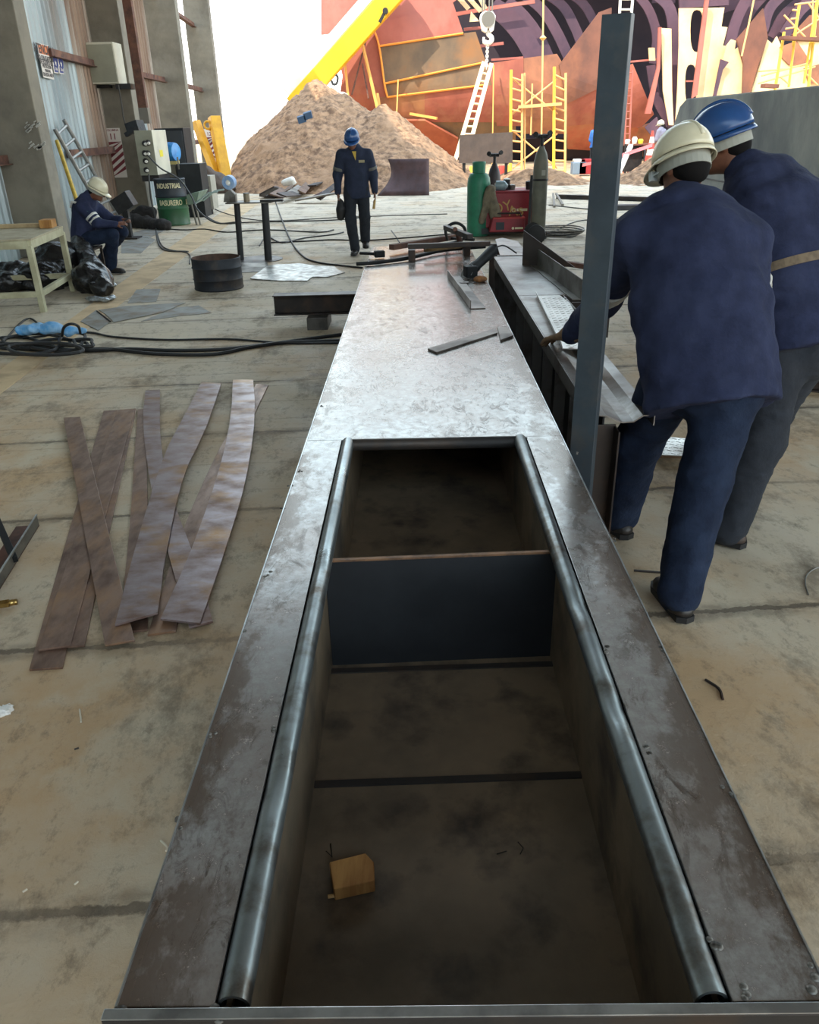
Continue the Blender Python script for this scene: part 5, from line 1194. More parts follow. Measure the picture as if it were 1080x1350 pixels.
def make_person(name, label, J, top, bottom, shoe, hat, group=None, cell=.012, s=1.0, chestw=.20, bellyw=.19, depth=.125, loose=.014, hem=.12, skin_hands=None, bands=(), hatopts=None, folds=.006, hoodk=0, beltz=None, sleeve=(.062,.052,.044), legr=(.098,.072,.056), neckr=.056):
    P = {k: np.array(tuple(v), float) for k, v in J.items() if not isinstance(v, (int, float))}
    face = nrm(P['face']); hup = nrm(P.get('hup', (0,0,1))); hup = nrm(hup-face*(hup@face)*1.0) ; hside = np.cross(face, hup)
    head = P['head']; pel, che, neck = P['pelvis'], P['chest'], P['neck']
    su = nrm(P['rs']-P['ls']); hu = nrm(P['rh']-P['lh']); spine = nrm(che-pel); sf = np.cross(su, spine)*-1; hf = np.cross(hu, spine)*-1
    root = thing(name, label, 'person', (float((P['la'][0]+P['ra'][0])/2), float((P['la'][1]+P['ra'][1])/2), 0), group)
    mid = (pel+che)/2 + P.get('bulge', np.zeros(3))
    HW = max(bellyw*.98, np.linalg.norm(P['rh']-P['lh'])/2+legr[0]+.008); HD = max(depth*1.02, legr[0]+.028)
    def torso(g, low, ex=0, fl=0):
        return ('l', [(low-spine*ex, (HW if ex else bellyw*.98)+g+fl, (HD if ex else depth*1.02)+g+fl*.6), (low, (HW if ex else bellyw*.98)+g, (HD if ex else depth*1.02)+g), (mid, bellyw+g, depth*1.08+g), (che, chestw+g, depth*1.05+g), (che+(neck-che)*.55, chestw*.86+g, depth*.8+g), (che+(neck-che)*.9, .085+g, .07+g)], (su+hu)/2, nrm(sf+hf), {'k': .05, 'pcut': [(low, -spine)] if ex else []})
    def limb(a, b, ra, rb, g=0, k=.03): return ('c', P[a], P[b], ra+g, rb+g, {'k': k})
    ar, lr = sleeve, legr
    # --- body: one skin
    b = -.010
    pr = [torso(b, pel)] + [limb('ls','le',ar[0],ar[1],b), limb('le','lw',ar[1],.030,b+.002), limb('rs','re',ar[0],ar[1],b), limb('re','rw',ar[1],.030,b+.002)]
    for q in 'lr': pr += [limb(q+'h',q+'k',lr[0],lr[1],b), limb(q+'k',q+'a',lr[1],lr[2]*.8,b), ('c', P[q+'a']-np.array([0,0,.02]), P[q+'a']+nrm(P[q+'t'])*.11*s-np.array([0,0,.055]), .034, .024, {'k': .02})]
    pr += [('c', neck-hup*.03, head-hup*.06-face*.012, neckr, neckr*.92, {'k': .03}),
           ('e', head+hup*.012, (.076*s,.098*s,.112*s), np.array([hside, face, hup]), {'k': .02}),
           ('e', head-hup*.065*s+face*.030*s, (.052*s,.060*s,.055*s), np.array([hside, face, hup]), {'k': .03}),
           ('c', head+face*.092*s+hup*.006*s, head+face*.112*s-hup*.030*s, .010*s, .016*s, {'k': .012}),
           ('e', head+face*.088*s+hup*.022*s, (.05*s,.014*s,.010*s), np.array([hside, face, hup]), {'k': .012}),
           ('c', head+face*.090*s-hup*.066*s-hside*.018*s, head+face*.090*s-hup*.066*s+hside*.018*s, .009*s, .009*s, {'k': .008}),
           ('e', head+face*.078*s-hup*.095*s, (.022*s,.02*s,.016*s), np.array([hside, face, hup]), {'k': .02})]
    for e in (-1, 1):
        pr += [('e', head+hside*.078*s*e-hup*.012*s-face*.008*s, (.010*s,.020*s,.033*s), np.array([hside, face, hup]), {'k': .006}),
               ('e', head+face*.090*s+hside*.032*s*e+hup*.004*s, (.015*s,.010*s,.009*s), np.array([hside, face, hup]), {'k': .008, 'sub': True}),
               ('e', head+face*.076*s+hside*.032*s*e+hup*.004*s, (.012*s,.012*s,.010*s), np.array([hside, face, hup]), {'k': .003})]
    for q, th in (('l', J.get('lth', -1)), ('r', J.get('rth', 1))):
        if not (skin_hands and q in skin_hands): pr += hand_prims(P[q+'w'], P[q+'hd'], P[q+'hu'], s, J.get(q+'curl', .6), th)
    body = obj('body', solid_mesh(pr, min(cell, .009), .02), skin, root, smooth=180)
    # --- clothes
    sd_ = abs(hash(name)) % 17; sd_ = len(label) % 17
    def fold(am, sc): return lambda q: am*noise3(q*np.array([1,1,.55]), sc, sd_) + am*1.1*(np.abs(noise3(q*np.array([.8,.8,1.5]), sc*1.25, sd_+3))-.3) + am*.3*noise3(q, sc*3.1, sd_+5)
    low = pel - spine*hem
    pr = [torso(loose, low, .10, .012)] + [limb('ls','le',ar[0],ar[1],loose*.8,.05), limb('le','lw',ar[1],.040,loose*.6,.03), limb('rs','re',ar[0],ar[1],loose*.8,.05), limb('re','rw',ar[1],.040,loose*.6,.03),
          ('c', neck-hup*.035, neck+hup*.012, neckr+.026, neckr+.018, {'k': .03})]
    obj('jacket', solid_mesh(pr, cell, .03, disp=fold(folds, 13)), top, root, smooth=180)
    pr = [('l', [(pel+spine*.05, bellyw*.92, depth*.98), (pel-spine*.04, bellyw*.95, depth), (pel-spine*.10, bellyw*.85, depth*.95)], hu, hf, {'k': .04})]
    for q in 'lr': pr += [limb(q+'h',q+'k',lr[0],lr[1],loose*.7,.03), limb(q+'k',q+'a',lr[1],lr[2]+.004,loose*.8,.03)]
    obj('trousers', solid_mesh(pr, cell, .03, disp=fold(folds*.9, 17)), bottom, root, smooth=180)
    for q in 'lr':
        a, t = P[q+'a'], nrm(P[q+'t']); zz = np.array([0,0,1.0]); zz = nrm(zz-t*(zz@t)); sdv = np.cross(t, zz); fl_ = a-zz*(.085*s)
        pr = [('c', a+(P[q+'k']-a)*.20, a-zz*.03, lr[2]*.80, .052, {'k': .03}), ('l', [(fl_+zz*.035-t*.055, .040, .034), (fl_+zz*.036+t*.05, .046, .036), (fl_+zz*.034+t*.135, .048, .032), (fl_+zz*.030+t*.17, .036, .026)], sdv, zz, {'k': .03})]
        bt = obj('boot', solid_mesh(pr, min(cell, .010), .02), shoe, root, smooth=180)
        sl = [fl_+t*u*s+sdv*w_*s for u, w_ in ((-.095,0),(-.08,.036),(0,.042),(.08,.046),(.15,.048),(.19,.034),(.205,0),(.19,-.034),(.15,-.048),(.08,-.046),(0,-.042),(-.08,-.036))]
        obj('sole', MB().prism([Vector(p) for p in sl], Vector(zz*.026)), black, bt)
    # --- helmet
    ho = dict(mat=hat, tilt=0.0, brim=1.0); ho.update(hatopts or {})
    fa, ha = face, hup; tl = ho['tilt']; fa2 = nrm(fa*math.cos(tl)-ha*math.sin(tl)); ha2 = nrm(ha*math.cos(tl)+fa*math.sin(tl)); c = head+ha2*.032*s+fa2*.002
    n, mrow = 36, 12; rows = []
    for i in range(mrow+1):
        ph = (PI/2)*i/mrow; row = []
        for j in range(n):
            th = 2*PI*j/n; rx, ry, rz = .108*s, .130*s, .122*s
            x, y, z = math.sin(th), math.cos(th), 0
            rid = 1+.03*math.exp(-(x/.22)**2)*math.sin(ph)
            row.append(Vector(c + hside*rx*x*math.cos(ph)**.85 + fa2*ry*y*math.cos(ph)**.85 + ha2*rz*math.sin(ph)**.95*rid))
        rows.append(row)
    h = obj('hard_hat', MB().grid(rows, closed_u=True), ho['mat'], root, solid=.004, smooth=180)
    br = []
    for rr in (0, 1):
        row = []
        for j in range(n):
            th = 2*PI*j/n; fr = max(0, math.cos(th)); ext = (.010+.062*fr**1.6*ho['brim'])*rr*s
            row.append(Vector(c + hside*(.108*s+ext*.55)*math.sin(th) + fa2*(.130*s+ext)*math.cos(th) - ha2*(.004+.020*rr*(1 if fr <= 0 else .6+.5*fr))*s))
        br.append(row)
    obj('brim', MB().grid(br, closed_u=True), ho['mat'], h, solid=.004, smooth=180)
    rg = MB()
    for k in (-1, 1):
        pass
    rid = [Vector(c + fa2*.130*s*math.cos(a)*1.0 + ha2*(.122*s*abs(math.sin(a))**.95*1.035)) for a in np.linspace(.25, PI-.25, 15)]
    obj('crest', MB().tube(rid, .010*s, 8), ho['mat'], h, smooth=180)
    hb_ = []
    for zz in (-.062, -.012): hb_.append([Vector(c+hside*.092*s*math.sin(a)+fa2*.112*s*math.cos(a)+ha2*zz*s) for a in np.linspace(0, 2*PI, 29)[:-1]])
    obj('headband', MB().grid(hb_, closed_u=True), ho.get('band', M('headband_grey', (150,150,140), rough=.7)), h, solid=.004)
    # --- hair at the back and sides
    pr = [('e', head-face*.022*s+hup*.0*s, (.079*s,.088*s,.075*s), np.array([hside, face, hup]), {'k': .01}), ('e', head-face*.055*s-hup*.045*s, (.056*s,.042*s,.042*s), np.array([hside, face, hup]), {'k': .03})]
    obj('hair', solid_mesh(pr, .009, .02, disp=lambda q: .0025*noise3(q, 90, 2)), hairm, root, smooth=180)
    for (a, b2, f0, f1, r, mt, nm) in bands:
        p0, p1 = P[a]+(P[b2]-P[a])*f0, P[a]+(P[b2]-P[a])*f1; dn = nrm(p1-p0); rs_ = lambda f: ar[0]+(ar[1]-ar[0])*f+loose*.8+.007
        obj(nm, solid_mesh([('c', p0-dn*.03, p1+dn*.03, rs_(f0), rs_(f1), {'pcut': [(p0, -dn), (p1, dn)]})], cell*.8, .01, disp=fold(folds, 13)), mt, root, smooth=60)
    return root, P, dict(face=face, hup=hup, hside=hside, hf=hf, hu=hu, spine=spine, sf=sf, su=su)
N = lambda *a: np.array(a, float)
# ---- the worker with the white helmet, leaning to the girder
J1 = dict(la=(.935,3.30,.10), ra=(1.005,2.62,.10), lt=(-.25,.97,0), rt=(-.10,.99,0), lk=(.955,3.20,.50), rk=(1.105,2.80,.50), lh=(1.02,3.02,.88), rh=(1.195,2.93,.88),
          pelvis=(1.108,2.97,.92), chest=(1.075,3.19,1.31), neck=(1.06,3.33,1.455), head=(1.068,3.40,1.585), face=(-.32,.85,-.34), hup=(-.06,.35,.95),
          ls=(.865,3.26,1.345), rs=(1.262,3.15,1.325), le=(.845,3.62,1.03), lw=(.765,3.88,.815), lhd=(-.45,.70,-.30), lhu=(-.2,.35,.9), lth=1, lcurl=.5,
          re=(1.385,3.34,1.05), rw=(1.22,3.60,.98), rhd=(-.6,.8,-.1), rhu=(.4,.2,.9), rcurl=.8)
w1, P1, D1 = make_person('person', 'person in navy jacket and white helmet leaning over, gloved hand on the tread plate', J1, navy, denim, boot, hat_w, cell=.0095, chestw=.215, bellyw=.246, depth=.150, loose=.020, hem=.185, folds=.008,
    sleeve=(.078,.066,.052), legr=(.108,.084,.066), skin_hands='l', bands=[('ls','le',.70,.84,.088,refl,'reflective_band'),('rs','re',.62,.78,.088,refl,'reflective_band')], hatopts=dict(tilt=.10))
obj('glove', solid_mesh(hand_prims(P1['lw'], P1['lhd'], P1['lhu'], 1.30, .45, 1)+[('c', P1['lw']-nrm(P1['lhd'])*.05, P1['lw']+nrm(P1['lhd'])*.02, .052, .044, {'k': .02})], .006, .01), glove, w1, smooth=180)
g_s = obj('safety_glasses', MB().tube([Vector(P1['head']+D1['hside']*(-.084)+D1['face']*a-D1['hup']*(.012)) for a in (-.03,.03,.09)], .004, 6).obox(Vector(P1['head']+D1['hside']*(-.07)+D1['face']*.095-D1['hup']*.012), Vector(D1['hside']*.02), Vector(D1['face']*.01), Vector(D1['hup']*.018)), M('clear_plastic', (200,206,206), rough=.15), w1)
# ---- the worker with the blue helmet behind him
J2 = dict(la=(1.395,3.18,.10), ra=(1.56,3.62,.10), lt=(-.75,.66,0), rt=(-.6,.8,0), lk=(1.485,3.22,.50), rk=(1.66,3.55,.50), lh=(1.55,3.32,.92), rh=(1.75,3.42,.92),
          pelvis=(1.65,3.37,.96), chest=(1.58,3.58,1.38), neck=(1.43,3.68,1.545), head=(1.335,3.74,1.660), face=(-.80,.46,-.30), hup=(-.28,.12,.95),
          ls=(1.42,3.50,1.43), rs=(1.74,3.72,1.40), le=(1.30,3.72,1.14), lw=(1.12,3.90,1.02), lhd=(-.8,.5,-.2), lhu=(0,.2,.9), re=(1.80,3.92,1.12), rw=(1.60,4.10,1.02), rhd=(-.9,.3,-.2), rhu=(0,.2,.9))
w2, P2, D2 = make_person('person', 'person in navy jacket and blue helmet stooping behind the white helmeted worker', J2, navy, trous, boot_b, hat_b, cell=.0105, chestw=.215, bellyw=.225, depth=.15, loose=.02, hem=.12, folds=.009, sleeve=(.078,.064,.05), legr=(.108,.084,.066), hatopts=dict(tilt=.05))
c = P2['pelvis']+(P2['chest']-P2['pelvis'])*.50; sp_ = D2['spine']; su = nrm(D2['su']+D2['hu']); sf = nrm(np.cross(su, sp_))
setp(obj('belt', MB().grid([[Vector(c+sp_*z+su*.244*math.sin(a)+sf*.182*math.cos(a)) for a in np.linspace(0, 2*PI, 33)[:-1]] for z in (-.018,.018)], closed_u=True), M('webbing_tan', (120,104,84), (100,86,70), 30, .85), w2, solid=.006), 'tan webbing belt')
obj('belt_tail', MB().bar(Vector(c+su*.12-sf*.178), Vector(c+su*.13-sf*.178-sp_*.13), .03, .006, up=tuple(sf)), MATS['webbing_tan'], w2)
# ---- the worker walking towards us
def mj(px, py, Y): p = A(px, py, Y); return (p.x, p.y, p.z)
Ym = 12.55
J3 = dict(la=(-.76,12.75,.20), ra=(-.905,12.52,.10), lt=(.10,-.98,-.15), rt=(-.10,-1,0), lk=(-.74,12.58,.54), rk=(-.95,12.50,.53), lh=(-.755,12.58,.93), rh=(-.935,12.58,.93),
          pelvis=(-.845,12.58,.97), chest=(-.84,12.56,1.34), neck=(-.845,12.53,1.475), head=(-.868,12.47,1.59), face=(-.12,-.95,-.32), hup=(0,-.3,.95),
          ls=(-.655,12.56,1.40), rs=(-1.035,12.56,1.40), le=(-.590,12.60,1.12), lw=(-.575,12.50,.90), lhd=(.05,-.25,-1), lhu=(1,0,0), lth=-1, re=(-1.115,12.60,1.12), rw=(-1.115,12.52,.90), rhd=(-.02,-.2,-1), rhu=(-1,0,0), rth=1, lcurl=.9, rcurl=1.1)
w3, P3, D3 = make_person('person', 'person in dark overalls and blue helmet walking towards the camera', J3, navy_d, trous, boot, hat_b, cell=.012, chestw=.17, bellyw=.155, depth=.105, loose=.016, hem=.16, folds=.007, sleeve=(.066,.056,.046), legr=(.092,.07,.058), bands=[('rs','re',.62,.78,.066,M('band_dull', (96,96,92), rough=.6),'reflective_band'),('ls','le',.62,.78,.066,MATS['band_dull'],'reflective_band')], hatopts=dict(tilt=.10))
c = P3['chest']; setp(obj('shirt_collar', MB().prism([Vector(c+N(-.035,-.128,.10)), Vector(c+N(.025,-.128,.10)), Vector(c+N(.012,-.135,-.02))], (0,-.006,0)), M('shirt_yellow', (196,164,70), rough=.8), w3), 'yellow shirt showing at the open collar')
obj('chest_badge', MB().box((c[0]+.055, c[1]-.136, c[2]-.05), (c[0]+.14, c[1]-.132, c[2]-.015)), M('badge_tan', (150,140,110), rough=.7), w3)
p = Vector(P3['rw'])+V(.01,-.02,-.10)
t = thing('welding_mask', 'black welding mask hanging from the hand of the walking worker', 'mask', p+V(0,0,-.26)); obj('shell', solid_mesh([('l', [(p+V(.02,0,-.05), .05,.05), (p+V(.02,-.01,-.14), .075,.075), (p+V(.01,0,-.24), .06,.065)], (1,0,0), (0,1,0))], .012, .02), black, t, smooth=180)
obj('strap', MB().tube(smoothpath([p+V(-.02,0,-.05), p+V(-.01,0,.0), p+V(.03,0,-.0), p+V(.05,0,-.06)], 5), .008, 6), black, t)
p = Vector(P3['lw'])+V(.0,-.04,-.12); setp(obj('wood_tool', MB().tube([p, p+V(-.02,-.02,-.12)], [.018,.022], 10), M('tool_tan', (176,144,90), rough=.7), smooth=50), 'short tan stick held in the other hand of the walking worker', 'stick')
# ---- the seated worker at the left
Yw = 11.25
def q_(px, py, Y): p = A(px, py, Y); return N(p.x, p.y, p.z)
g1, g2 = G(152,362), G(140,352)
zs = .46
J4 = dict(ra=(g1.x-.06,g1.y+.06,.10), la=(g2.x-.06,g2.y+.08,.10), rt=(.96,-.20,0), lt=(.96,-.15,0), rk=(-4.02,11.05,.53), lk=(-4.02,11.42,.53), rh=(-4.46,11.12,.47), lh=(-4.46,11.34,.47),
          pelvis=(-4.50,11.24,.50), chest=(-4.40,11.24,.86), neck=(-4.30,11.22,1.00), head=(-4.18,11.20,1.075), face=(.86,-.15,-.42), hup=(.42,0,.90),
          rs=(-4.36,11.05,.90), ls=(-4.36,11.43,.90), re=(-4.18,11.02,.68), rw=(-3.97,11.08,.66), rhd=(.95,.25,.10), rhu=(.2,-.5,.8), le=(-4.12,11.40,.68), lw=(-3.95,11.26,.70), lhd=(.9,-.3,.0), lhu=(.2,.3,.9), lcurl=1.0, rcurl=1.0)
w4, P4, D4 = make_person('person', 'person in navy work clothes and white helmet sitting by the wall', J4, navy_d if False else navy, denim, boot, hat_w, cell=.012, chestw=.19, bellyw=.18, depth=.125, loose=.014, hem=.06, folds=.007, sleeve=(.066,.056,.046), legr=(.092,.072,.058), bands=[('rs','re',.55,.66,.068,refl,'reflective_band'),('rs','re',.74,.85,.066,refl,'reflective_band')], hatopts=dict(tilt=.05))
c = P4['chest']; obj('shoulder_tape', MB().tube(smoothpath([Vector(c+N(-.14,-.12,.02)), Vector(c+N(-.09,-.165,.085)), Vector(c+N(-.02,-.175,.075))], 5), .016, 6), refl, w4)
setp(obj('badge', MB().lathe(Vector(P4['rs']+(P4['re']-P4['rs'])*.38+N(.01,-.062,0)), [(.001,0),(.028,0),(.028,-.004)], 14, axis=(0,1,0)), M('badge_green', (90,160,130), rough=.6), w4), 'green sleeve badge')
setp(obj('phone', MB().obox(Vector((P4['rw']+P4['lw'])/2+N(.11,0,.02)), (.05,.01,.03), (0,.035,0), (-.004,0,.006)), black, bev=.003), 'dark small tool held in both hands of the seated worker', 'tool')
st_ = thing('stool', 'low dark stool under the seated worker', 'stool', V(-4.5, 11.24, 0)); obj('seat', MB().box((-4.66,11.06,.33),(-4.32,11.42,.365)), ibm, st_, bev=.006)
for x in (-4.63,-4.36):
    for y in (11.09,11.39): obj('leg', MB().box((x,y,0),(x+.03,y+.03,.33)), ibm, st_)
# ---- two far workers by the hull
blue_j = M('jacket_blue', (50,104,176), (40,90,158), 6, .8)
def far_person(px, py, Y, label, top, hat, facing_):
    g = A(px, py, Y); x, y = g.x, Y; fx, fy = facing_; n_ = N(-fy, fx, 0)*-1
    r = N(x, y, 0); f = N(fx, fy, 0)
    J = dict(la=r-n_*.12+N(0,0,.1), ra=r+n_*.12+f*.1+N(0,0,.1), lt=f, rt=f, lk=r-n_*.11+f*.03+N(0,0,.52), rk=r+n_*.11+f*.08+N(0,0,.52), lh=r-n_*.10+N(0,0,.92), rh=r+n_*.10+N(0,0,.92), pelvis=r+N(0,0,.96), chest=r+f*.06+N(0,0,1.34), neck=r+f*.08+N(0,0,1.48), head=r+f*.11+N(0,0,1.60), face=f+N(0,0,-.2), hup=N(0,0,1),
             ls=r-n_*.19+f*.05+N(0,0,1.40), rs=r+n_*.19+f*.05+N(0,0,1.40), le=r-n_*.25+f*.08+N(0,0,1.12), re=r+n_*.25+f*.08+N(0,0,1.12), lw=r-n_*.2+f*.26+N(0,0,1.0), rw=r+n_*.2+f*.26+N(0,0,1.0), lhd=f, rhd=f, lhu=N(0,0,1), rhu=N(0,0,1))
    return make_person('person', label, J, top, trous, boot, hat, cell=.02, chestw=.17, bellyw=.16, depth=.11)
far_person(782, 232, 33.2, 'person in bright blue jacket half hidden by the steel post', blue_j, hat_b, (.5,.8))
far_person(868, 226, 31.5, 'person in grey jacket and white helmet beside the striped cone', M('jacket_grey', (120,120,140), rough=.8), hat_w, (-.6,.7))
# ================================================================== gas bottles, welder and things past the box
ggr = M('bottle_green', (36,124,92), (30,106,80), 5, .45, c3=(40,104,84), s3=3); gdk = M('bottle_dark', (56,46,48), (40,36,40), 5, .5); ggy = M('bottle_grey', (104,104,92), (84,84,76), 4, .55, c3=(120,112,96), s3=2)
def bottle(px, pyb, pyt, wpx, mt, label, kind):
    g = G(px, pyb); Y = g.y+.12; H_ = A(px, pyt, Y).z; d = .898*Y+.44*(EYE-.5); r = wpx*d/F/2; c = V(g.x, Y, 0)
    t = thing('gas_cylinder', label, 'gas cylinder', c)
    if kind == 'squat':
        sh = H_*.86; prof = [(r*.6,0),(r*.92,.01),(r,.05),(r,.08),(r*1.01,sh*.5),(r*1.01,sh-.20),(r*.95,sh-.09),(r*.75,sh-.02),(r*.4,sh),(.001,sh)]
        obj('shell', MB().lathe(c, prof, 36), mt, t, smooth=40); obj('collar', MB().lathe(c, [(r*.56,sh-.03),(r*.58,H_-.01),(r*.53,H_),(r*.50,H_-.01),(r*.50,sh-.02)], 28, caps=False), mt, t, smooth=40)
        obj('valve', MB().tube([c+V(0,0,sh-.01), c+V(0,0,H_-.02)], .03, 10).tube([c+V(-.05,0,H_-.04), c+V(.06,0,H_-.04)], .02, 8), M('valve_brass', (120,100,64), rough=.4, metal=.7), t)
        obj('foot_ring', MB().lathe(c, [(r*.9,0),(r*.93,.06)], 28, caps=False), dsteel, t)
    else:
        nk = H_-.16; prof = [(r*.9,0),(r,.02),(r,nk-.32),(r*.93,nk-.2),(r*.72,nk-.1),(r*.42,nk-.03),(r*.34,nk),(.001,nk)]
        obj('shell', MB().lathe(c, prof, 32), mt, t, smooth=50)
        obj('valve', MB().tube([c+V(0,0,nk-.005), c+V(0,0,H_)], .028, 10).tube([c+V(-.10,0,H_-.02), c+V(.08,0,H_-.02)], .03, 8).lathe(c+V(-.10,-.04,H_), [(.001,0),(.042,0),(.042,.05),(.001,.05)], 14, (-.4,-1,.2)), black, t, smooth=40)
        obj('gauge', MB().lathe(c+V(.10,-.05,H_+.02), [(.001,0),(.038,0),(.038,.04),(.001,.04)], 14, (.4,-1,.2)), black, t)
        setp(obj('label_tag', MB().box((c.x+.0,c.y-r-.003,nk-.42),(c.x+.06,c.y-r+.01,nk-.34)), M('tag_grey', (150,150,140), rough=.7), t), 'pale paper tag')
    return t, c, H_, r
bottle(631, 312, 213, 30, ggr, 'squat green gas bottle standing left of the red welder', 'squat')
t, c2, h2, r2 = bottle(651, 296, 203, 17, gdk, 'dark brown gas cylinder behind the green bottle', 'tall')
t, c3, h3, r3 = bottle(710, 319, 178, 19, ggy, 'tall grey gas cylinder strapped right of the red welder', 'tall')
# red welder on a trolley with a wire feeder in front
red = M('welder_red', (150,32,46), (128,26,40), 3, .45, c3=(110,30,40), s3=2); redd = M('welder_red_edge', (176,52,52), rough=.5)
g = G(668, 314); Yw_ = g.y; x0, x1 = A(638,290,Yw_).x, A(702,290,Yw_).x; zt_ = A(670,254,Yw_+.2).z
t = thing('welding_machine', 'big red welding machine on wheels with chalked letters', 'welding machine', V((x0+x1)/2, Yw_+.5, 0))
obj('body', MB().box((x0, Yw_+.25, .14), (x1, Yw_+.95, zt_)), red, t, bev=.02); obj('top_tray', MB().box((x0-.01, Yw_+.24, zt_), (x1+.01, Yw_+.96, zt_+.025)), red, t, bev=.005)
obj('side_panel', MB().box((x0-.006, Yw_+.24, .16), (x0+.02, Yw_+.27, zt_-.02)), lipm, t)
fx0, fx1, fzt = A(650,300,Yw_).x, A(692,300,Yw_).x, A(670,287,Yw_).z
fd = obj('wire_feeder', MB().prism([V(fx0-.06,Yw_,.10), V(fx1,Yw_,.10), V(fx1,Yw_,fzt), V(fx0,Yw_,fzt)], (0,.24,0)), red, t, bev=.012)
obj('edge_trim', MB().box((fx0-.0, Yw_-.004, fzt-.02), (fx1, Yw_+.2, fzt+.004)), redd, fd); obj('handle', MB().tube([V(fx0+.05,Yw_+.1,fzt), V(fx0+.08,Yw_+.1,fzt+.06), V(fx1-.08,Yw_+.1,fzt+.06), V(fx1-.05,Yw_+.1,fzt)], .014, 8), black, fd)
obj('display', MB().box((fx0+.05, Yw_-.008, fzt-.19), (fx0+.19, Yw_-.001, fzt-.07)), M('screen_dark', (34,44,56), rough=.2), fd)
obj('emblem', MB().lathe(V(fx1-.20, Yw_-.004, fzt-.17), [(.001,0),(.022,0),(.022,.003)], 14, (0,-1,0)), stc, fd); obj('emblem', MB().box((fx1-.165,Yw_-.006,fzt-.185),(fx1-.03,Yw_-.002,fzt-.155)), stc, fd)
chalk = M('chalk_yellow', (196,160,96), rough=.9)
text_obj('lettering', 'DY', .24, (x0+.33, Yw_+.243, zt_-.24), (PI/2, -.25, 0), chalk, t, .001); text_obj('lettering', 'As', .26, (x0+.56, Yw_+.243, zt_-.30), (PI/2, -.18, 0), chalk, t, .001)
obj('emblem', MB().box((x1-.24, Yw_+.244, zt_-.30), (x1-.06, Yw_+.248, zt_-.26)), stc, t); obj('emblem', MB().tube([V(x1-.29+.03*math.cos(a),Yw_+.244,zt_-.28+.03*math.sin(a)) for a in np.linspace(0, 2*PI, 13)[:-1]], .006, 5, closed=True), stc, t)
for x in (x0+.1, x1-.12): obj('wheel', MB().lathe(V(x, Yw_+.8, .10), [(.01,-.03),(.10,-.03),(.10,.03),(.01,.03)], 18, (1,0,0)), black, t)
obj('rear_post', MB().box((x1+.02, Yw_+.3, .1), (x1+.05, Yw_+.34, zt_-.03)), chrome, t)
obj('base', MB().box((x0-.02, Yw_+.2, .05), (x1+.06, Yw_+.98, .14)), dsteel, t)
# rag, cups on top
q = A(648,258,Yw_+.2); setp(obj('work_rag', solid_mesh([('c', V(q.x-.02,Yw_+.16,zt_+.06), V(q.x+.08,Yw_+.17,zt_-.36), .08, .09), ('e', V(q.x,Yw_+.25,zt_+.07), (.12,.10,.06)), ('c', V(q.x-.06,Yw_+.17,zt_), V(q.x-.16,Yw_+.18,zt_-.45), .07, .05)], .014, .04, disp=crum(.018,14,2)), M('rag_grey', (126,116,96), (100,92,78), 9, .9), smooth=180), 'dirty grey work rag hung over the left corner of the red welder', 'rag')
q = A(659,251,Yw_+.4); setp(obj('water_bottle', MB().lathe(V(q.x-.06,Yw_+.4,zt_+.1), [(.03,-.02),(.08,0),(.08,.14),(.02,.2)], 18, (1,-.3,0)), M('bottle_clear', (130,150,156), rough=.15), smooth=50), 'grey plastic bottle lying on the red welder', 'bottle')
for px, lab, h_, mt in ((668, 'white topped black cup on the red welder', .16, black), (675, 'low grey tin on the red welder', .06, chrome), (697, 'dark round lamp at the right corner of the red welder', .11, dsteel)):
    x = A(px, 252, Yw_+.5).x; t = thing('cup' if px == 668 else ('tin' if px == 675 else 'lamp'), lab, 'cup' if px == 668 else ('tin' if px == 675 else 'lamp'), V(x, Yw_+.5, zt_+.025)); obj('body', MB().lathe(V(x,Yw_+.5,zt_+.025), [(.05,0),(.06,h_),(.001,h_)], 18), mt, t, smooth=50); obj('lid', MB().lathe(V(x,Yw_+.5,zt_+.026+h_), [(.055,0),(.055,.015),(.001,.03)], 18), whitep if px == 668 else mt, t)
# trolley wheels by the grey cylinder, cable coil
g = G(708, 321); t = thing('cylinder_trolley', 'black two wheeled trolley at the foot of the grey cylinder', 'trolley', V(g.x, g.y, 0))
for dx in (-.02, .34): 
    w_ = obj('wheel', MB().lathe(V(g.x-.04, g.y-.12+dx, .15), [(.05,-.035),(.13,-.035),(.15,-.02),(.15,.02),(.13,.035),(.05,.035)], 26, (.25,1,0)), black, t, smooth=40); obj('hub', MB().lathe(V(g.x-.04, g.y-.12+dx, .15), [(.001,-.03),(.09,-.03),(.09,.03),(.001,.03)], 20, (.25,1,0)), M('hub_brown', (110,90,70), rough=.6), w_)
obj('axle', MB().tube([V(g.x-.04,g.y-.12,.15), V(g.x+.03,g.y+.24,.15)], .02, 8), dsteel, t); obj('upright', MB().bar(V(g.x-.10,g.y+.3,.12), V(g.x-.08,g.y+.36,1.0), .04, .03), dsteel, t); obj('strap', MB().lathe(V(c3.x,c3.y,.92), [(r3+.004,0),(r3+.012,.01),(r3+.004,.03)], 24, caps=False), black, t)
cg = M('cable_light', (150,146,140), (110,108,104), 20, .6)
for k in range(6):
    c = G(738, 313); rx, ry = .30+.03*k, .16+.02*k; P = [V(c.x+rx*math.cos(a)+.03*math.sin(3*a+k), c.y+.1+ry*math.sin(a)*1.6, .02+.022*k+.006*math.sin(2*a+k)) for a in np.linspace(0, 2*PI, 25)[:-1]]
    setp(obj('cable_loop', MB().tube(P, .012, 6, closed=True), cg if k % 2 else black), 'loop of the cable coil heaped by the trolley wheel', 'cable', 'cable coil by the trolley')
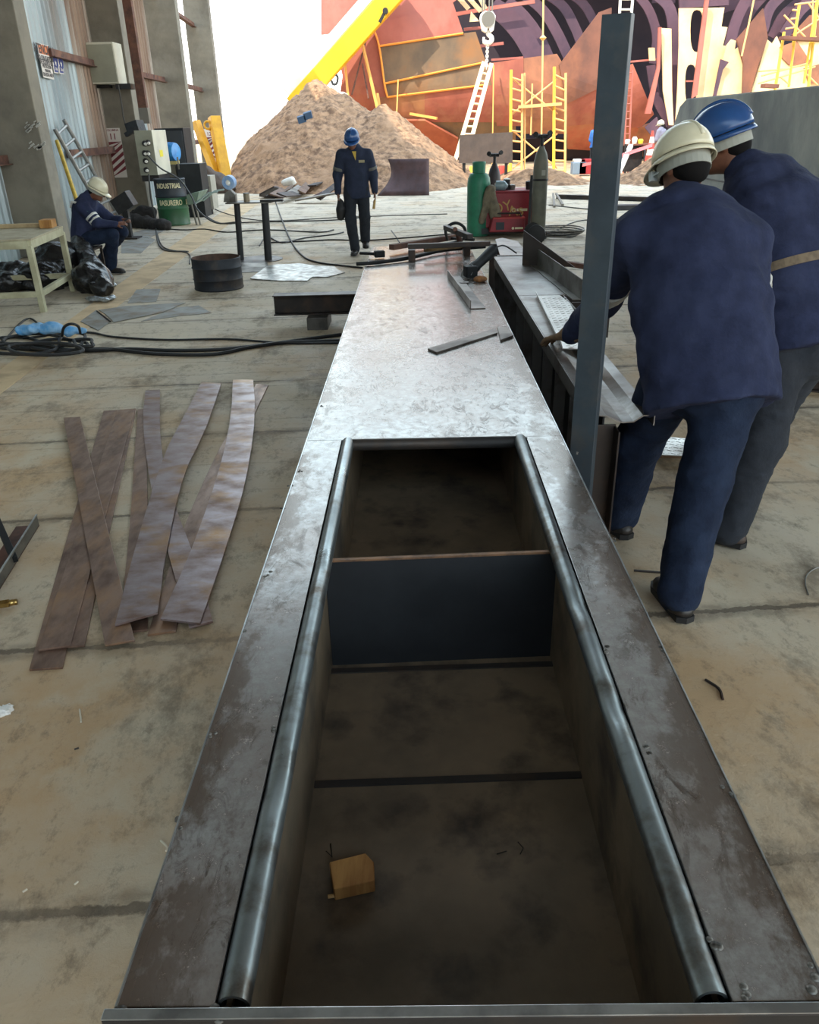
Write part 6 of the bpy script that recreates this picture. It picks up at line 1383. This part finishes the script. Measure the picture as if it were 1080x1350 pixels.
# standing grey plate behind, dark plate
Yp = 28.6; a, b = A(606,176,Yp), A(677,222,Yp); gp_ = mill('standing_plate', (98,86,80), (82,74,72), (90,78,72), .6, .3)
setp(obj('standing_plate', MB().prism([A(606,178,Yp), A(676,174,Yp), V(A(676,215,Yp).x,Yp,A(676,215,Yp).z), V(A(605,215,Yp).x,Yp,A(605,215,Yp).z)], (0,.04,0)), gp_), 'grey rectangular plate propped upright before the scaffold', 'plate')
for px, lab in ((612, 'steel leg carrying the left of the propped grey plate'), (668, 'steel leg carrying the right of the propped grey plate')): x = A(px,215,Yp).x; setp(obj('plate_prop', MB().box((x-.05,Yp+.05,0),(x+.05,Yp+.15,A(px,190,Yp).z)), dsteel), lab, 'prop')
for px, c_, lab in ((661, M('can_red', (210,70,60), rough=.6), 'small red canister at the foot of the scaffold'), (669, scy, 'short yellow peg at the foot of the scaffold'), (623, scy, 'yellow block below the propped grey plate')):
    x = A(px,232,29.8).x; setp(obj('site_canister', MB().lathe(V(x,29.8,0), [(.11,0),(.11,.42),(.09,.46),(.001,.46)], 14), c_, smooth=40), lab, 'canister')
# far things right of the post: canisters, trestle table, cone, tape
for px, nm, c_, lab in ((763,'tool_box', M('box_bluegrey', (110,130,150), rough=.6),'blue grey box on the ground beside the blue jacketed person'), (771,'tool_box',M('box_red', (150,40,46), rough=.6),'red box on the ground beside the blue jacketed person')):
    x = A(px,226,32.0).x; t = thing(nm, lab, 'box', V(x,32,0)); obj('body', MB().box((x-.26,31.8,0),(x+.26,32.3,.42)), c_, t, bev=.03); obj('lid', MB().box((x-.2,31.85,.42),(x+.2,32.25,.52)), whitep if px == 763 else c_, t, bev=.02)
x = A(850,224,31.0).x; Yc3 = 31.0; t = thing('traffic_cone', 'tall orange and white striped traffic cone', 'cone', V(x+.15,Yc3,0)); x += .15
oc = M('cone_orange', (226,66,56), rough=.5); H3 = 1.42
for k in range(7):
    z0_, z1_ = .05+k*(H3-.05)/7, .05+(k+1)*(H3-.05)/7; r0_, r1_ = .24*(1-z0_/H3*.86), .24*(1-z1_/H3*.86); obj('stripe' if k % 2 else 'cone_body', MB().lathe(V(x,Yc3,0), [(r0_,z0_),(r1_,z1_)], 20), whitep if k % 2 else oc, t, smooth=40)
obj('base', MB().box((x-.3,Yc3-.3,0),(x+.3,Yc3+.3,.05)), oc, t)
setp(obj('barrier_tape', MB().grid([[V(x,Yc3-.15,1.02), V(x-1.2,Yc3-.1,.66), V(x-2.4,Yc3,.40)], [V(x,Yc3-.15,.90), V(x-1.2,Yc3-.08,.54), V(x-2.4,Yc3+.03,.30)]]), M('tape_pink', (226,130,140), rough=.6), solid=.006), 'pink barrier tape sagging from the striped cone', 'tape')
xa = A(832,225,32.4).x; t = thing('site_table', 'dark trestle table cluttered with tools by the cone', 'table', V(xa,32.4,0))
obj('top', MB().box((xa-.6,32.1,.93),(xa+.6,32.7,.98)), brown2, t)
for sx in (-.5,.5): obj('leg', MB().bar(V(xa+sx,32.2,0), V(xa+sx*.8,32.4,.93), .08, .06), dsteel, t)
obj('skirt', MB().box((xa-.45,32.5,0.02),(xa+.4,32.55,.92)), dsteel, t)
for px, c_, h_, lab in ((826, whitep, .16, 'white rag heap on the trestle table'), (835, whitep, .24, 'white jar on the trestle table'), (843, yk, .16, 'yellow lidded jar on the trestle table')):
    x_ = A(px,200,32.4).x; setp(obj('jar', MB().lathe(V(x_,32.35,.981), [(.08,0),(.10,h_*.7),(.06,h_),(.001,h_)], 14), c_, smooth=40), lab, 'jar')
setp(obj('plank_end', MB().bar(G(812,236), A(832,192,31.9), .16, .10), whitep), 'pale plank end sticking up by the steel post', 'plank')
setp(obj('fence_frame', MB().tube([A(818,232,31.2), A(819,200,31.2)], .03, 6).tube([A(824,232,31.2), A(825,190,31.2)], .04, 6).tube([A(818,215,31.2), A(825,215,31.2)], .02, 6).tube([A(818,203,31.2), A(825,203,31.2)], .02, 6), dsteel), 'small steel frame standing by the foot of the reddish ladder', 'frame')
# long bars on the floor past the post, steel edge
for i, (p, q, w_, lab) in enumerate([((735,262),(870,266),.16,'long dark bar lying across the floor behind the post'), ((800,277),(880,275),.3,'second long dark bar lower down, running behind the post'), ((724,271),(800,279),.03,'thin pale line of cable on the floor right of the tall cylinder')]):
    a, b = G(*p), G(*q); h_ = .10 if i < 2 else .02; a.z = b.z = h_/2; setp(obj('floor_bar', MB().bar(a, b, w_, h_), dsteel if i < 2 else cbl), lab, 'bar')
for i, (a, b) in enumerate((((729,262),(731,274)), ((733,262),(742,272)))): 
    p, q = G(*a), G(*b); p.z = .12; q.z = .03; setp(obj('short_rod', MB().bar(p, q, .05, .04), chrome), ['upright rod stub by the end of the long bar', 'slanted rod stub by the end of the long bar'][i], 'rod')
# stacked channels at the right edge
for i, (p, q, z, lab) in enumerate([((1040,512),(1100,522),.0,'lowest steel channel stacked at the right edge'), ((1046,500),(1100,508),.09,'middle steel channel stacked at the right edge'), ((1056,488),(1104,494),.18,'top steel channel stacked at the right edge')]):
    a, b = G(*p), G(*q); a = V(a.x, a.y+.0, 0); b = V(b.x+.5, b.y-.05, 0); ibeam('steel_channel', a+V(0,0,z), b+V(0,0,z), .12, .085, .012, ibm, lab)
# tread plate lying under the girder, seen between the workers' legs
dp = thing('floor_tread_plate', 'pale tread plate on a low timber, seen between the workers legs', 'plate', G(880,596)); P = [G(862,600,.05), G(905,602,.05), G(915,580,.05), G(872,576,.05)]
obj('sheet', MB().plate(P, .005), tp, dp)
mb = MB()
for k in range(6):
    for j in range(6):
        c = P[0].lerp(P[1], (j+.5)/6).lerp(P[3].lerp(P[2], (j+.5)/6), (k+.5)/6); s_ = .010 if (k+j) % 2 else -.010; mb.bar(c+V(-.010,s_,.006), c+V(.010,-s_,.006), .005, .002)
obj('raised_pattern', mb, tp, dp)
a, b = G(862,604), G(908,606); setp(obj('floor_timber', MB().bar(V(a.x,a.y+.05,.024), V(b.x,b.y+.05,.024), .08, .048), M('timber_brown', (120,92,62), (96,74,52), 8, .8)), 'brown timber under the tread plate on the floor', 'timber')
# ================================================================== cables on the floor
def cable(lst, lab, r=.012, mt=None, z=None, name='cable'):
    return setp(obj(name, MB().tube(smoothpath([G(x, y, (z or r)+.001) for x, y in lst], 6), r, 6), mt or black), lab, 'cable')
cable([(0,452),(60,458),(110,462),(170,460),(230,462),(300,460),(370,452),(448,449)], 'upper thick black cable running from the cable heap to the box', .016)
cable([(-20,457),(70,462),(140,460),(200,466),(280,467),(340,456),(450,441)], 'lower thick black cable running from the cable heap to the box', .016)
cable([(30,446),(110,438),(150,444),(220,448),(300,447),(372,452),(448,452)], 'thin black cable along the top of the cable heap', .010)
for k in range(7):
    cx, cy, rx, ry = [(20,452,34,8),(48,450,42,10),(78,455,36,8),(28,460,46,7),(95,447,18,9),(110,452,14,5),(60,460,50,8)][k]
    P = [G(cx+rx*math.cos(a)+3*math.sin(3*a+k), cy+ry*math.sin(a), .016+.022*k) for a in np.linspace(0, 2*PI, 22)[:-1]]
    setp(obj('cable_loop', MB().tube(P, .015, 6, closed=True), black), 'black loop in the cable heap at the left edge', 'cable', 'cable heap at the left edge')
setp(obj('cable_loop', MB().tube(smoothpath([G(82,443,.17), G(84,432,.28), G(93,427,.34), G(103,430,.30), G(106,440,.18)], 6), .012, 6), black), 'black cable loop standing up from the cable heap', 'cable')
for k, (c, lab) in enumerate((((50,438), 'blue rag on the left of the cable heap'), ((72,437), 'small blue rag in the middle of the cable heap'), ((98,439), 'blue plastic scrap at the right end of the cable heap'))):
    q = G(*c, .15); setp(obj('blue_rag', solid_mesh([('c', q+V(-.16+.05*k,0,.02), q+V(.10,.02,.02), .04, .03), ('e', q+V(-.05,.02,.03), (.09,.07,.04))], .012, .03, disp=crum(.026,17,k)), M('rag_blue', (84,152,206), (150,186,214), 9, .6), smooth=35), lab, 'rag')
cable([(206,304),(216,326),(248,334),(250,348)], 'thin cable curving to the cut drum', .010, cbl)
cable([(200,300),(240,303),(270,302),(300,306),(350,303),(420,306),(440,303)], 'wavy cable across the floor behind the post bench', .012, black)
cable([(262,278),(290,294),(330,293),(440,290),(490,285)], 'cable across the floor from the wheelbarrow to the walking worker', .012, black)
cable([(268,268),(300,282),(352,291),(440,287),(520,284),(590,282)], 'long far cable across the floor past the walking worker', .010, cbl)
cable([(342,324),(352,312),(372,320),(400,314),(440,309),(453,306)], 'twisted pair of cables by the post bench', .012, black)
cable([(352,320),(400,318),(440,316),(480,317),(540,313),(600,308)], 'cable running behind the box toward the hoses', .012, black)
cable([(363,265),(372,290),(384,318),(400,338),(420,346),(450,350),(478,353)], 'long curved cable from the post bench to the end of the box', .013, black)
cable([(706,322),(760,292),(830,289),(860,290)], 'cable from the trolley to the right', .010, black)
cable([(800,372),(812,368),(824,370)], 'thin cable on the floor beside the worker', .012, black)
cable([(0,455),(36,420),(60,436)], 'end of a black cable rising behind the cable heap', .010)
